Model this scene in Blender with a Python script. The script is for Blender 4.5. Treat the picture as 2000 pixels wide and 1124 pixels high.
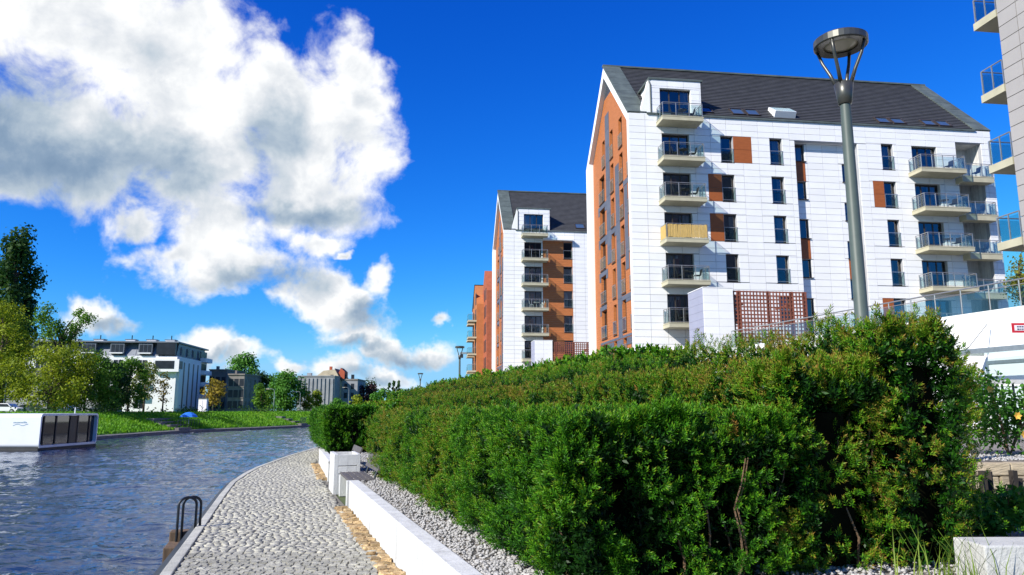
import bpy, bmesh, math, random
import numpy as np
from mathutils import Vector, Matrix, noise as mnoise

random.seed(7); RNG = np.random.default_rng(7)
for o in list(bpy.data.objects): bpy.data.objects.remove(o, do_unlink=True)
scene = bpy.context.scene
COL = scene.collection
R = math.radians

# ------------------------------------------------------------------ camera
F_PX, HORIZON, EYE = 1450.0, 802.0, 1.6
PITCH = math.atan((HORIZON - 562) / F_PX)
cam_d = bpy.data.cameras.new('camera'); cam = bpy.data.objects.new('camera', cam_d); COL.objects.link(cam)
cam_d.sensor_width = 36; cam_d.lens = F_PX / 2000 * 36
cam_d.clip_start = 0.1; cam_d.clip_end = 9000
cam.location = (0, 0, EYE); cam.rotation_euler = (math.pi / 2 + PITCH, 0, 0)
scene.camera = cam

# ------------------------------------------------------------------ light
SUN = Vector((-1.47, -1.20, 1.30)).normalized()          # towards the sun
SUN_EL = math.asin(SUN.z)
sun_d = bpy.data.lights.new('sun', 'SUN'); sun = bpy.data.objects.new('sun', sun_d); COL.objects.link(sun)
sun_d.energy = 4.9; sun_d.angle = R(0.53); sun_d.color = (1, 0.945, 0.87)
sun.rotation_euler = SUN.to_track_quat('Z', 'Y').to_euler(); sun.location = (-40, -40, 60)
vs = scene.view_settings
scene.display_settings.display_device = 'sRGB'
vs.view_transform = 'Standard'; vs.look = 'None'; vs.gamma = 1; vs.exposure = 0.55; vs.use_curve_mapping = False
SKY_STRENGTH = 0.1

def ray(px, py):                                            # photograph pixel -> world direction
    u = (px - 1000) / F_PX; v = (562 - py) / F_PX
    return Vector((u, math.cos(PITCH) - v * math.sin(PITCH), math.sin(PITCH) + v * math.cos(PITCH)))
def at(px, py, Y):                                          # point of that direction at distance Y ahead
    d = ray(px, py); return Vector((d.x * Y / d.y, Y, EYE + d.z * Y / d.y))
def zat(py, Y): return at(1000, py, Y).z
def xat(px, py, Y): return at(px, py, Y).x
def ground(px, py, z):
    d = ray(px, py); t = (z - EYE) / d.z; return Vector((d.x * t, d.y * t, z))

# ------------------------------------------------------------------ sky
world = bpy.data.worlds.new('World'); scene.world = world; world.use_nodes = True
wt = world.node_tree; wt.nodes.clear()
class NB:                                                   # small node-building helper
    def __init__(s, t): s.t = t
    def n(s, typ, **kw):
        nd = s.t.nodes.new(typ)
        for k, v in kw.items(): setattr(nd, k, v)
        return nd
    def put(s, sock, v):
        if v is None: return
        if isinstance(v, bpy.types.NodeSocket): s.t.links.new(v, sock)
        else: sock.default_value = v
    def m(s, op, a, b=None, c=None, clamp=False):
        nd = s.n('ShaderNodeMath', operation=op, use_clamp=clamp)
        for i, v in enumerate((a, b, c)): s.put(nd.inputs[i], v)
        return nd.outputs[0]
    def v(s, op, a, b=None, out=0, scale=None):
        nd = s.n('ShaderNodeVectorMath', operation=op)
        s.put(nd.inputs[0], a); s.put(nd.inputs[1], b)
        if scale is not None: s.put(nd.inputs['Scale'], scale)
        return nd.outputs[out]
    def noise(s, vec, scale, detail=4, rough=.5, dist=0, out='Fac'):
        nd = s.n('ShaderNodeTexNoise'); s.put(nd.inputs['Vector'], vec); s.put(nd.inputs['Scale'], scale)
        s.put(nd.inputs['Detail'], detail); s.put(nd.inputs['Roughness'], rough); s.put(nd.inputs['Distortion'], dist)
        return nd.outputs[out]
    def mixc(s, f, a, b, blend='MIX'):
        nd = s.n('ShaderNodeMix', data_type='RGBA', blend_type=blend)
        s.put(nd.inputs[0], f); s.put(nd.inputs[6], a); s.put(nd.inputs[7], b); return nd.outputs[2]
    def smooth(s, x, a, b):
        nd = s.n('ShaderNodeMapRange', interpolation_type='SMOOTHSTEP'); s.put(nd.inputs[0], x)
        nd.inputs[1].default_value = a; nd.inputs[2].default_value = b; return nd.outputs[0]
    def ramp(s, f, stops):
        nd = s.n('ShaderNodeValToRGB'); el = nd.color_ramp.elements
        while len(el) < len(stops): el.new(0.5)
        for e, (p, c) in zip(el, stops): e.position = p; e.color = (*c, 1) if len(c) == 3 else c
        s.put(nd.inputs[0], f); return nd.outputs[0]

def build_sky():
    b = NB(wt)
    sky = b.n('ShaderNodeTexSky', sky_type='NISHITA', sun_disc=False)
    sky.sun_elevation = SUN_EL; sky.sun_rotation = math.atan2(SUN.x, SUN.y)
    sky.altitude = 0; sky.air_density = 1.0; sky.dust_density = 0.3; sky.ozone_density = 3.0
    # the deep saturated blue of the photograph
    sp = b.n('ShaderNodeSeparateXYZ'); b.put(sp.inputs[0], sky.outputs[0]); cc = b.n('ShaderNodeCombineXYZ')
    for i, (k, ex, top) in enumerate(SKY_CURVE): b.put(cc.inputs[i], b.m('MINIMUM', b.m('MULTIPLY', b.m('POWER', sp.outputs[i], ex), k), top))
    blue = cc.outputs[0]
    # clouds: direction as azimuth and elevation
    dirv = b.n('ShaderNodeTexCoord').outputs['Generated']
    sx = b.n('ShaderNodeSeparateXYZ'); b.put(sx.inputs[0], dirv); X, Y, Z = sx.outputs
    az = b.m('ARCTAN2', X, Y); el = b.m('ARCSINE', Z)
    cb = b.n('ShaderNodeCombineXYZ'); b.put(cb.inputs[0], az); b.put(cb.inputs[1], el); ae = cb.outputs[0]
    wn = b.noise(dirv, 9.0, 5, .6, out='Color')
    warp = b.v('MULTIPLY', b.v('SUBTRACT', wn, (.5, .5, .5)), (.13, .11, 0))
    p = b.v('ADD', ae, warp)
    def ang(px, py):
        d = ray(px, py); return math.atan2(d.x, d.y), math.atan2(d.z, math.hypot(d.x, d.y))
    def field(blobs, pos):
        acc = None
        for cx, cy, rx, ry in blobs:
            a, e = ang(cx, cy); a1, _ = ang(cx + rx, cy); _, e1 = ang(cx, cy - ry)
            ra, re = abs(a1 - a), abs(e1 - e)
            d = b.v('LENGTH', b.v('MULTIPLY', b.v('SUBTRACT', pos, (a, e, 0)), (1 / ra, 1 / re, 0)), out=1)
            f = b.m('SUBTRACT', 1.0, d)
            if acc is None: acc = f
            else: acc = b.m('SMOOTH_MAX', acc, f, 0.22)
        return acc
    solid = field(CLOUDS, p); dark = field(CLOUD_SHADE, p)
    # the rest of the sky carries the same kind of broken cumulus
    n_low = b.noise(dirv, 2.6, 3, .5)
    away = b.smooth(b.m('ABSOLUTE', az), .66, .95)
    solid = b.m('MAXIMUM', solid, b.m('MULTIPLY_ADD', b.m('MULTIPLY', b.m('SUBTRACT', n_low, .64), 7.0), away, b.m('MULTIPLY', b.m('SUBTRACT', away, 1.0), 3.0)))
    n1 = b.noise(dirv, 14.0, 9, .58, .25)
    n2 = b.noise(b.v('ADD', dirv, (.022, .0, -.030)), 14.0, 9, .58, .25)
    n3 = b.noise(dirv, 5.5, 3, .5)
    dens = b.m('ADD', b.m('MULTIPLY_ADD', b.m('SUBTRACT', n1, .5), 2.4, solid), b.m('MULTIPLY', b.m('SUBTRACT', n3, .5), .6))
    alpha = b.smooth(dens, -.10, .58)
    alpha = b.m('MULTIPLY', alpha, b.smooth(Z, -.01, .05))
    thick = b.smooth(dens, .1, 1.0)
    light = b.m('ADD', .84, b.m('MULTIPLY', b.m('SUBTRACT', n1, n2), 1.05))
    light = b.m('SUBTRACT', light, b.m('MULTIPLY', b.smooth(b.m('ADD', dark, b.m('MULTIPLY', b.m('SUBTRACT', n3, .5), .9)), -.45, .9), .60))
    light = b.m('ADD', light, b.m('MULTIPLY', b.m('SUBTRACT', 1.0, thick), .26), clamp=True)
    ccol = b.ramp(light, [(0, (.15, .26, .43)), (.3, (.29, .41, .57)), (.55, (.55, .65, .75)), (.8, (.86, .90, .95)), (1, (1.15, 1.16, 1.16))])
    ccol = b.v('SCALE', ccol, scale=CLOUD_GAIN)
    mix = b.mixc(alpha, blue, ccol)
    bg = b.n('ShaderNodeBackground'); bg.inputs[1].default_value = SKY_STRENGTH; b.put(bg.inputs[0], mix)
    out = b.n('ShaderNodeOutputWorld'); b.t.links.new(bg.outputs[0], out.inputs[0])
SKY_CURVE = ((.0272, 2.82, 2.0), (.331, 1.498, 4.5), (1.587, .896, 6.9)); CLOUD_GAIN = 6.3     # per channel: gain, contrast, ceiling
CLOUDS = [(60, 40, 360, 250), (300, 120, 330, 210), (80, 260, 330, 130), (400, 300, 230, 150), (520, 170, 150, 140), (650, 250, 130, 130),
          (690, 120, 75, 80), (720, 200, 60, 60), (560, 370, 190, 95), (440, 440, 150, 90), (285, 425, 60, 45), (460, 525, 190, 70), (340, 490, 110, 50), (610, 300, 125, 105), (350, 375, 130, 75),
          (205, 622, 68, 44), (665, 612, 120, 44), (760, 570, 40, 50), (600, 600, 90, 40), (765, 682, 120, 30), (680, 660, 110, 40),
          (385, 690, 85, 56), (470, 705, 70, 34), (555, 718, 56, 28), (660, 718, 85, 48), (745, 740, 75, 34), (640, 580, 60, 40), (600, 480, 70, 40), (865, 625, 34, 20), (655, 510, 26, 14)]
CLOUD_SHADE = [(60, 320, 360, 120), (260, 320, 220, 90), (-60, 200, 200, 120), (530, 260, 80, 80), (600, 420, 130, 30), (500, 560, 150, 32), (230, 645, 70, 26),
               (720, 630, 120, 26), (800, 700, 110, 24), (700, 670, 90, 16), (420, 715, 60, 26), (700, 740, 80, 22)]
build_sky()

# ------------------------------------------------------------------ materials
MATS = {}
def pm(name, col, rough=.6, var=.12, scale=3.0, bump=0, bscale=40, metal=0, spec=.4, rnd=0, stretch=None, col2=None, streak=0):
    """procedural principled material: colour varied by noise in world space, optional fine relief"""
    if name in MATS: return MATS[name]
    m = bpy.data.materials.new(name); m.use_nodes = True; t = m.node_tree; b = NB(t)
    pr = t.nodes['Principled BSDF']
    pos = b.n('ShaderNodeNewGeometry').outputs['Position']
    if stretch: pos = b.v('MULTIPLY', pos, stretch)
    f = b.noise(pos, scale, 5, .6)
    c1 = tuple(max(0, c * (1 - var)) for c in col); c2 = col2 or tuple(c * (1 + var) for c in col)
    c = b.ramp(f, [(.3, c1), (.7, c2)])
    if rnd:
        r = b.n('ShaderNodeObjectInfo').outputs['Random']
        c = b.v('SCALE', c, scale=b.m('MULTIPLY_ADD', r, 2 * rnd, 1 - rnd))
    if streak:
        sp = b.v('MULTIPLY', b.n('ShaderNodeNewGeometry').outputs['Position'], (6, 6, .35))
        s = b.smooth(b.noise(sp, 1.3, 4, .6), .45, .75)
        c = b.v('SCALE', c, scale=b.m('SUBTRACT', 1.0, b.m('MULTIPLY', s, streak)))
    b.put(pr.inputs['Base Color'], c)
    pr.inputs['Roughness'].default_value = rough; pr.inputs['Metallic'].default_value = metal
    pr.inputs['Specular IOR Level'].default_value = spec
    if bump:
        bn = b.n('ShaderNodeBump'); bn.inputs['Strength'].default_value = bump; bn.inputs['Distance'].default_value = .02
        b.put(bn.inputs['Height'], b.noise(pos, bscale, 4, .6)); b.put(pr.inputs['Normal'], bn.outputs[0])
    MATS[name] = m; return m
def glass_mat(name, tint, refl=.12, clear=.8, frk=1.0):
    if name in MATS: return MATS[name]
    m = bpy.data.materials.new(name); m.use_nodes = True; t = m.node_tree; t.nodes.clear(); b = NB(t)
    tr = b.n('ShaderNodeBsdfTransparent'); tr.inputs[0].default_value = (*[c * clear for c in tint], 1)
    gl = b.n('ShaderNodeBsdfGlossy'); gl.inputs['Roughness'].default_value = .03; gl.inputs[0].default_value = (.95, .97, 1, 1)
    fr = b.n('ShaderNodeFresnel'); fr.inputs[0].default_value = 1.5
    mx = b.n('ShaderNodeMixShader'); b.put(mx.inputs[0], b.m('MULTIPLY_ADD', fr.outputs[0], frk, refl, clamp=True))
    t.links.new(tr.outputs[0], mx.inputs[1]); t.links.new(gl.outputs[0], mx.inputs[2])
    o = b.n('ShaderNodeOutputMaterial'); t.links.new(mx.outputs[0], o.inputs[0])
    MATS[name] = m; return m
def leaf_mat(name, stops, nscale=.7, tint=False, trans=.3, rough=.55):
    if name in MATS: return MATS[name]
    m = bpy.data.materials.new(name); m.use_nodes = True; t = m.node_tree; t.nodes.clear(); b = NB(t)
    pos = b.n('ShaderNodeNewGeometry').outputs['Position']
    if tint:
        f = b.n('ShaderNodeAttribute', attribute_name='tint').outputs['Fac']
        f = b.m('ADD', f, b.m('MULTIPLY', b.m('SUBTRACT', b.noise(pos, nscale, 3), .5), .25))
    else: f = b.m('MULTIPLY_ADD', b.m('SUBTRACT', b.noise(pos, nscale, 5, .7), .5), 1.5, .5)
    c = b.ramp(f, stops)
    pr = b.n('ShaderNodeBsdfPrincipled'); b.put(pr.inputs['Base Color'], c); pr.inputs['Roughness'].default_value = rough
    pr.inputs['Specular IOR Level'].default_value = .18
    tl = b.n('ShaderNodeBsdfTranslucent'); b.put(tl.inputs[0], b.v('MULTIPLY', c, (1.3, 1.25, .6)))
    mx = b.n('ShaderNodeMixShader'); mx.inputs[0].default_value = trans
    t.links.new(pr.outputs[0], mx.inputs[1]); t.links.new(tl.outputs[0], mx.inputs[2])
    o = b.n('ShaderNodeOutputMaterial'); t.links.new(mx.outputs[0], o.inputs[0])
    MATS[name] = m; return m

# ------------------------------------------------------------------ mesh helpers
def link(name, data, parent=None, loc=None, rot=None, scale=None):
    o = bpy.data.objects.new(name, data); COL.objects.link(o)
    if parent: o.parent = parent
    if loc is not None: o.location = loc
    if rot is not None: o.rotation_euler = rot
    if scale is not None: o.scale = scale
    return o
def tag(o, label=None, cat=None, group=None, kind=None):
    if label: o['label'] = label
    if cat: o['category'] = cat
    if group: o['group'] = group
    if kind: o['kind'] = kind
    return o
def thing(name, label, cat, loc=(0, 0, 0), rz=0, group=None):
    return tag(link(name, None, None, loc, (0, 0, rz)), label, cat, group)
class MB:
    def __init__(s): s.V = []; s.F = []
    def add(s, vs, fs):
        k = len(s.V); s.V += [tuple(v) for v in vs]; s.F += [tuple(i + k for i in f) for f in fs]; return s
    def box(s, x0, x1, y0, y1, z0, z1):
        return s.add([(x0, y0, z0), (x1, y0, z0), (x1, y1, z0), (x0, y1, z0), (x0, y0, z1), (x1, y0, z1), (x1, y1, z1), (x0, y1, z1)],
                     [(3, 2, 1, 0), (4, 5, 6, 7), (0, 1, 5, 4), (1, 2, 6, 5), (2, 3, 7, 6), (3, 0, 4, 7)])
    def quad(s, a, b, c, d): return s.add([a, b, c, d], [(0, 1, 2, 3)])
    def poly(s, pts): return s.add(pts, [tuple(range(len(pts)))])
    def prism(s, pts, off):                                 # polygon pts extruded by vector off
        n = len(pts); off = Vector(off); a = [Vector(p) for p in pts]; b_ = [p + off for p in a]
        return s.add(a + b_, [tuple(range(n - 1, -1, -1)), tuple(range(n, 2 * n))] + [(i, (i + 1) % n, n + (i + 1) % n, n + i) for i in range(n)])
    def tube(s, pts, rad, n=8, cap=True):
        pts = [Vector(p) for p in pts]; rad = rad if hasattr(rad, '__len__') else [rad] * len(pts); rings = []
        up = None
        for i, p in enumerate(pts):
            d = (pts[min(i + 1, len(pts) - 1)] - pts[max(i - 1, 0)]).normalized()
            if up is None: up = Vector((0, 0, 1)) if abs(d.z) < .9 else Vector((1, 0, 0))
            a = d.cross(up).normalized(); c = a.cross(d).normalized(); up = c
            rings.append([p + (a * math.cos(q) + c * math.sin(q)) * rad[i] for q in [2 * math.pi * k / n for k in range(n)]])
        fs = [(i * n + k, i * n + (k + 1) % n, (i + 1) * n + (k + 1) % n, (i + 1) * n + k) for i in range(len(pts) - 1) for k in range(n)]
        if cap: fs += [tuple(range(n - 1, -1, -1)), tuple((len(pts) - 1) * n + k for k in range(n))]
        return s.add([v for r in rings for v in r], fs)
    def lathe(s, prof, n=24, c=(0, 0, 0)):                  # prof: (radius, z) from bottom to top
        vs = [(c[0] + r * math.cos(2 * math.pi * k / n), c[1] + r * math.sin(2 * math.pi * k / n), c[2] + z) for r, z in prof for k in range(n)]
        fs = [(i * n + k, i * n + (k + 1) % n, (i + 1) * n + (k + 1) % n, (i + 1) * n + k) for i in range(len(prof) - 1) for k in range(n)]
        return s.add(vs, fs)
    def mesh(s, name, mat, smooth=False):
        me = bpy.data.meshes.new(name); me.from_pydata(s.V, [], s.F); me.update()
        if mat: me.materials.append(mat)
        if smooth: me.polygons.foreach_set('use_smooth', [True] * len(me.polygons))
        return me
    def build(s, name, mat, parent=None, loc=None, rot=None, smooth=False, bevel=0, kind=None):
        me = s.mesh(name, mat, smooth)
        if bevel:
            bm = bmesh.new(); bm.from_mesh(me); bmesh.ops.recalc_face_normals(bm, faces=bm.faces)
            bmesh.ops.bevel(bm, geom=list(bm.edges), offset=bevel, segments=2, profile=.6, affect='EDGES', clamp_overlap=True); bm.to_mesh(me); bm.free()
        o = link(name, me, parent, loc, rot)
        if kind: o['kind'] = kind
        return o
def npmesh(name, V, Fq, mat, parent=None, attrs=None, smooth=False, kind=None, loc=None):
    V = np.asarray(V, np.float32).reshape(-1, 3); Fq = np.asarray(Fq, np.int32); m, k = Fq.shape
    me = bpy.data.meshes.new(name); me.vertices.add(len(V)); me.vertices.foreach_set('co', V.ravel())
    me.loops.add(m * k); me.loops.foreach_set('vertex_index', Fq.ravel()); me.polygons.add(m)
    me.polygons.foreach_set('loop_start', np.arange(0, m * k, k, dtype=np.int32))
    if smooth: me.polygons.foreach_set('use_smooth', np.ones(m, bool))
    me.update(calc_edges=True); me.materials.append(mat)
    for an, av in (attrs or {}).items():
        a = me.attributes.new(an, 'FLOAT', 'POINT'); a.data.foreach_set('value', np.asarray(av, np.float32))
    o = link(name, me, parent, loc)
    if kind: o['kind'] = kind
    return o
CACHE = {}
def cached(key, fn):
    if key not in CACHE: CACHE[key] = fn()
    return CACHE[key]
def fbm(P, freq, seed=0, octaves=3):                        # cheap value-like noise from sines, vectorised
    P = np.asarray(P, float) * freq; out = 0; amp = 1; tot = 0
    rg = np.random.default_rng(seed)
    for o in range(octaves):
        w = 0
        for k in range(4):
            d = rg.normal(size=3); d /= np.linalg.norm(d); w = w + np.sin((P @ d) * 2 * np.pi * (.6 + .8 * rg.random()) + rg.random() * 6.28 + 1.7 * np.sin((P @ rg.normal(size=3)) * 1.9 + rg.random() * 6))
        out = out + amp * w / 4; tot += amp; amp *= .5; P = P * 2.03
    return out / tot                                        # about -0.7 .. 0.7

# ================================================================== SETTING
m_cobble_joint = pm('joint_sand', (.21, .195, .16), .95, .3, 8, .5, 60)
m_cobble = pm('granite_cobble', (.37, .355, .29), .85, .30, 9, .9, 60, rnd=.2)
m_conc = pm('white_concrete', (.60, .60, .575), .8, .10, 3.5, .3, 30, streak=.28)
m_conc_grey = pm('grey_concrete', (.50, .50, .47), .85, .12, 4, .4, 40, streak=.15)
m_kerb = pm('kerb_concrete', (.46, .45, .38), .85, .18, 6, .5, 50, rnd=.1)
m_gravel = pm('pale_gravel', (.38, .37, .35), .9, .4, 25, 0)
m_soil = pm('gravel_bed_soil', (.22, .20, .17), .95, .35, 12, .6, 50)
m_ochre = pm('ochre_stone', (.30, .14, .035), .85, .5, 14, 1.0, 40, rnd=.35, col2=(.62, .46, .24))
m_quay = pm('quay_wall_concrete', (.16, .15, .14), .8, .3, 2, .4, 12)
m_steel_dark = pm('dark_steel', (.035, .04, .045), .4, .2, 6, metal=.6)
m_grass = pm('bank_turf', (.07, .17, .012), .9, .3, 1.1, .8, 14, col2=(.14, .30, .02))
m_asphalt = pm('asphalt', (.06, .06, .06), .9, .2, 3, .3, 30)
m_land = pm('ground_mix', (.10, .13, .05), .95, .4, .05, 0)

QUAY = [(2.4, -12), (.9, -7), (-1.2, 0), (-2.6, 5), (-3.45, 7.67), (-3.95, 9.33), (-4.68, 11.72), (-5.5, 14.4), (-6.24, 16.93), (-6.76, 19.18), (-7.18, 21.36),
        (-7.84, 26.46), (-8.21, 30.44), (-8.53, 34.32), (-9.2, 40), (-10.2, 50), (-11.5, 65), (-13, 90), (-12, 125), (-2, 170), (60, 230), (160, 300), (500, 420)]
FAR = [(-36, -60), (-38, 0), (-40, 30), (-43, 60), (-44.2, 82), (-45.3, 104), (-41, 121), (-36.5, 149.5), (-25, 190), (0, 240), (60, 300), (170, 370), (520, 470)]
WALL = [(5, -12), (1.42, 0), (-1.08, 7.67), (-2.69, 12.61), (-3.37, 14.62), (-4.23, 17.54), (-5.78, 22.75), (-6.5, 27), (-6.85, 32), (-7.3, 40), (-8.1, 50), (-9.4, 65), (-10.6, 90), (-9, 125)]
def lerp(poly, Y):
    ys = [p[1] for p in poly]; return float(np.interp(Y, ys, [p[0] for p in poly]))
qx = lambda Y: lerp(QUAY, Y)
wx = lambda Y: lerp(WALL, Y)
WATER_Z = -1.4

def dense(poly, step):
    out = []
    for (x0, y0), (x1, y1) in zip(poly, poly[1:]):
        n = max(1, int(math.hypot(x1 - x0, y1 - y0) / step))
        out += [(x0 + (x1 - x0) * k / n, y0 + (y1 - y0) * k / n) for k in range(n)]
    return out + [poly[-1]]

# ground east of the quay, to the horizon
g = MB()
for (x0, y0), (x1, y1) in zip(QUAY, QUAY[1:]): g.quad((x0 + .02, y0, -.012), (3000, y0, -.012), (3000, y1, -.012), (x1 + .02, y1, -.012))
tag(g.build('ground', m_land), kind='structure')
q = MB()
for (x0, y0), (x1, y1) in zip(QUAY, QUAY[1:]): q.quad((x0, y0, -2.2), (x1, y1, -2.2), (x1, y1, -.02), (x0, y0, -.02))
tag(q.build('quay_wall', m_quay), kind='structure')

# far bank: dark edge, grassy slope, level street ground out to the horizon
FB = dense(FAR, 4); PROF = [(0, -2.2), (0, -1.12), (.7, -1.05), (3.5, -.25), (7, .75), (9.5, 1.15), (60, 1.15), (3500, 1.15)]
g = MB(); e = MB()
for (x0, y0), (x1, y1) in zip(FB, FB[1:]):
    for k, ((o0, z0), (o1, z1)) in enumerate(zip(PROF, PROF[1:])):
        (e if k < 2 else g).quad((x0 - o0, y0, z0), (x1 - o0, y1, z0), (x1 - o1, y1, z1), (x0 - o1, y0, z1))
g.quad((-3500, 470, 1.15), (3500, 470, 1.15), (3500, 6000, 1.15), (-3500, 6000, 1.15))
tag(g.build('far_bank_terrain', m_grass), kind='structure'); tag(e.build('far_bank_edge', m_quay), kind='structure')
s = MB()
for (x0, y0), (x1, y1) in zip(FB, FB[1:]):
    if y1 < 260: s.quad((x0 - 15, y0, 1.156), (x1 - 15, y1, 1.156), (x1 - 24, y1, 1.156), (x0 - 24, y0, 1.156))
tag(s.build('street', m_asphalt), kind='structure')

# water with ripples
def water_mat():
    m = bpy.data.materials.new('river_water'); m.use_nodes = True; t = m.node_tree; b = NB(t); pr = t.nodes['Principled BSDF']
    pr.inputs['Base Color'].default_value = (.008, .030, .085, 1); pr.inputs['Roughness'].default_value = .05
    pr.inputs['Specular IOR Level'].default_value = .40; pr.inputs['IOR'].default_value = 1.33
    pos = b.n('ShaderNodeNewGeometry').outputs['Position']
    p1 = b.v('MULTIPLY', pos, (.45, 1.25, 1)); p2 = b.v('MULTIPLY', pos, (.8, 1.5, 1))
    h = b.m('ADD', b.m('MULTIPLY', b.noise(p1, 1.05, 3, .55, .4), 1.0), b.m('MULTIPLY', b.noise(p2, 3.6, 4, .6, .3), .36))
    h = b.m('ADD', h, b.m('MULTIPLY', b.noise(p1, .22, 2, .5), 1.2))
    bn = b.n('ShaderNodeBump'); bn.inputs['Strength'].default_value = 1.0; bn.inputs['Distance'].default_value = .10
    b.put(bn.inputs['Height'], h); b.put(pr.inputs['Normal'], bn.outputs[0]); return m
def waves(x, y):                                            # wind chop, crests roughly across the view
    rg = np.random.default_rng(9); h = 0
    wx_ = x + .5 * np.sin(y * .55 + .3 * x); wy_ = y + .45 * np.sin(x * .48 - .25 * y)
    for k in range(26):
        lam = .34 * 1.16 ** k; a = rg.normal(1.45, .55); ph = rg.random() * 6.28; s_ = np.sin(2 * np.pi / lam * (wx_ * np.cos(a) + wy_ * np.sin(a)) + ph)
        h = h + (lam ** .62) * .0058 * (1 - 2 * np.abs(s_)) * (1 if lam < 4 else .55)
    return h
rows_ = [-12.0]
while rows_[-1] < 420: rows_.append(rows_[-1] + max(.085, abs(rows_[-1] - 2) * .0085))
rows_ = np.array(rows_); NC = 240; tt = np.linspace(0, 1, NC) ** 1.0
XL = np.array([lerp(FAR, y_) - .5 for y_ in rows_]); XR = np.array([qx(y_) + .3 for y_ in rows_])
gx = XR[:, None] + (XL - XR)[:, None] * tt[None] ** 1.35; gy = np.repeat(rows_[:, None], NC, 1)
gz = WATER_Z + waves(gx, gy); ii = np.arange(len(rows_) * NC).reshape(len(rows_), NC)
tag(npmesh('river_water', np.stack([gx, gy, gz], -1), np.stack([ii[:-1, 1:], ii[:-1, :-1], ii[1:, :-1], ii[1:, 1:]], -1).reshape(-1, 4), water_mat(), None, smooth=True), kind='structure')

# cobbled riverside path
p = MB(); ys = np.arange(-4, 60, 1.0)
for y0, y1 in zip(ys, ys[1:]): p.quad((qx(y0) + .1, y0, .004), (wx(y0), y0, .004), (wx(y1), y1, .004), (qx(y1) + .1, y1, .004))
path = tag(p.build('cobbled_path', m_cobble_joint), kind='structure')
def cobble_template(rg):
    c = np.array([(-.5, -.5), (.5, -.5), (.5, .5), (-.5, .5)]) + rg.uniform(-.06, .06, (4, 2))
    t = c * rg.uniform(.82, .93) + rg.uniform(-.05, .05, (4, 2))
    return np.array([(x, y, -.3) for x, y in c] + [(x, y, .55 + rg.uniform(-.08, .08)) for x, y in c] + [(x, y, 1 + rg.uniform(-.18, .18)) for x, y in t])
COBF = np.array([(0, 1, 5, 4), (1, 2, 6, 5), (2, 3, 7, 6), (3, 0, 4, 7), (4, 5, 9, 8), (5, 6, 10, 9), (6, 7, 11, 10), (7, 4, 8, 11), (8, 9, 10, 11)])
TEMPL = [cobble_template(RNG) for _ in range(10)]
stones = []
Y = 6.2; row = 0
while Y < 38:
    pitch = RNG.uniform(.074, .100); x = qx(Y) + .14 + RNG.uniform(-.04, .02); xe = wx(Y) - .25
    while x < xe:
        wd = RNG.uniform(.072, .125)
        yy = Y + (x - qx(Y)) * .13 + RNG.uniform(-.012, .012) + .018 * math.sin(x * 5 + row * .7)
        stones.append((x + wd / 2, yy, wd - .009, pitch - .008, RNG.uniform(.017, .026), RNG.uniform(-.13, .13), RNG.integers(10)))
        x += wd
    Y += pitch; row += 1
stones.sort(key=lambda s_: s_[1] + (100 if s_[1] < 7.45 or s_[0] > -1.0 - (s_[1] - 7.7) * .33 else 0))
cob_me = []
for T in TEMPL:
    me = bpy.data.meshes.new('cobble'); me.from_pydata([tuple(v) for v in T], [], [tuple(f) for f in COBF.tolist()]); me.materials.append(m_cobble); cob_me.append(me)
for (x, y, wd, dp, h, rz, k) in stones[:300]:
    link('cobble', cob_me[k], path, (x, y, .006), (0, 0, rz), (wd, dp, h))
S = np.array([s_[:6] for s_ in stones[300:]]); K = np.array([s_[6] for s_ in stones[300:]]); T = np.array(TEMPL)[K] * S[:, None, [2, 3, 4]]
cs, sn = np.cos(S[:, 5])[:, None], np.sin(S[:, 5])[:, None]
V = np.stack([T[..., 0] * cs - T[..., 1] * sn + S[:, None, 0], T[..., 0] * sn + T[..., 1] * cs + S[:, None, 1], T[..., 2] + .006], -1)
npmesh('cobbles', V, (COBF[None] + 12 * np.arange(len(S))[:, None, None]).reshape(-1, 4), m_cobble, path, kind='stuff')
# kerb stones and steel rim along the quay
kb = dense([p_ for p_ in QUAY if -8 < p_[1] < 66], 1.0)
for (x0, y0), (x1, y1) in zip(kb, kb[1:]):
    dx, dy = x1 - x0, y1 - y0; L = math.hypot(dx, dy); nx, ny = dy / L, -dx / L; g_ = .006; ux, uy = dx / L * g_, dy / L * g_
    c = [(x0 + ux, y0 + uy), (x0 + ux + nx * .11, y0 + uy + ny * .11), (x1 - ux + nx * .11, y1 - uy + ny * .11), (x1 - ux, y1 - uy)]
    MB().prism([(a, b_, -.1) for a, b_ in c], (0, 0, .138)).build('kerb_stone', m_kerb, path, bevel=.01 if y0 < 22 else 0)
rim = MB()
for (x0, y0), (x1, y1) in zip(kb, kb[1:]):
    rim.add([(x0 - .09, y0, -.35), (x0, y0, -.35), (x0, y0, -.004), (x0 - .09, y0, -.004), (x1 - .09, y1, -.35), (x1, y1, -.35), (x1, y1, -.004), (x1 - .09, y1, -.004)],
            [(0, 1, 5, 4), (1, 2, 6, 5), (2, 3, 7, 6), (3, 0, 4, 7)])
rim.build('quay_rim', m_steel_dark, path)
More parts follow.
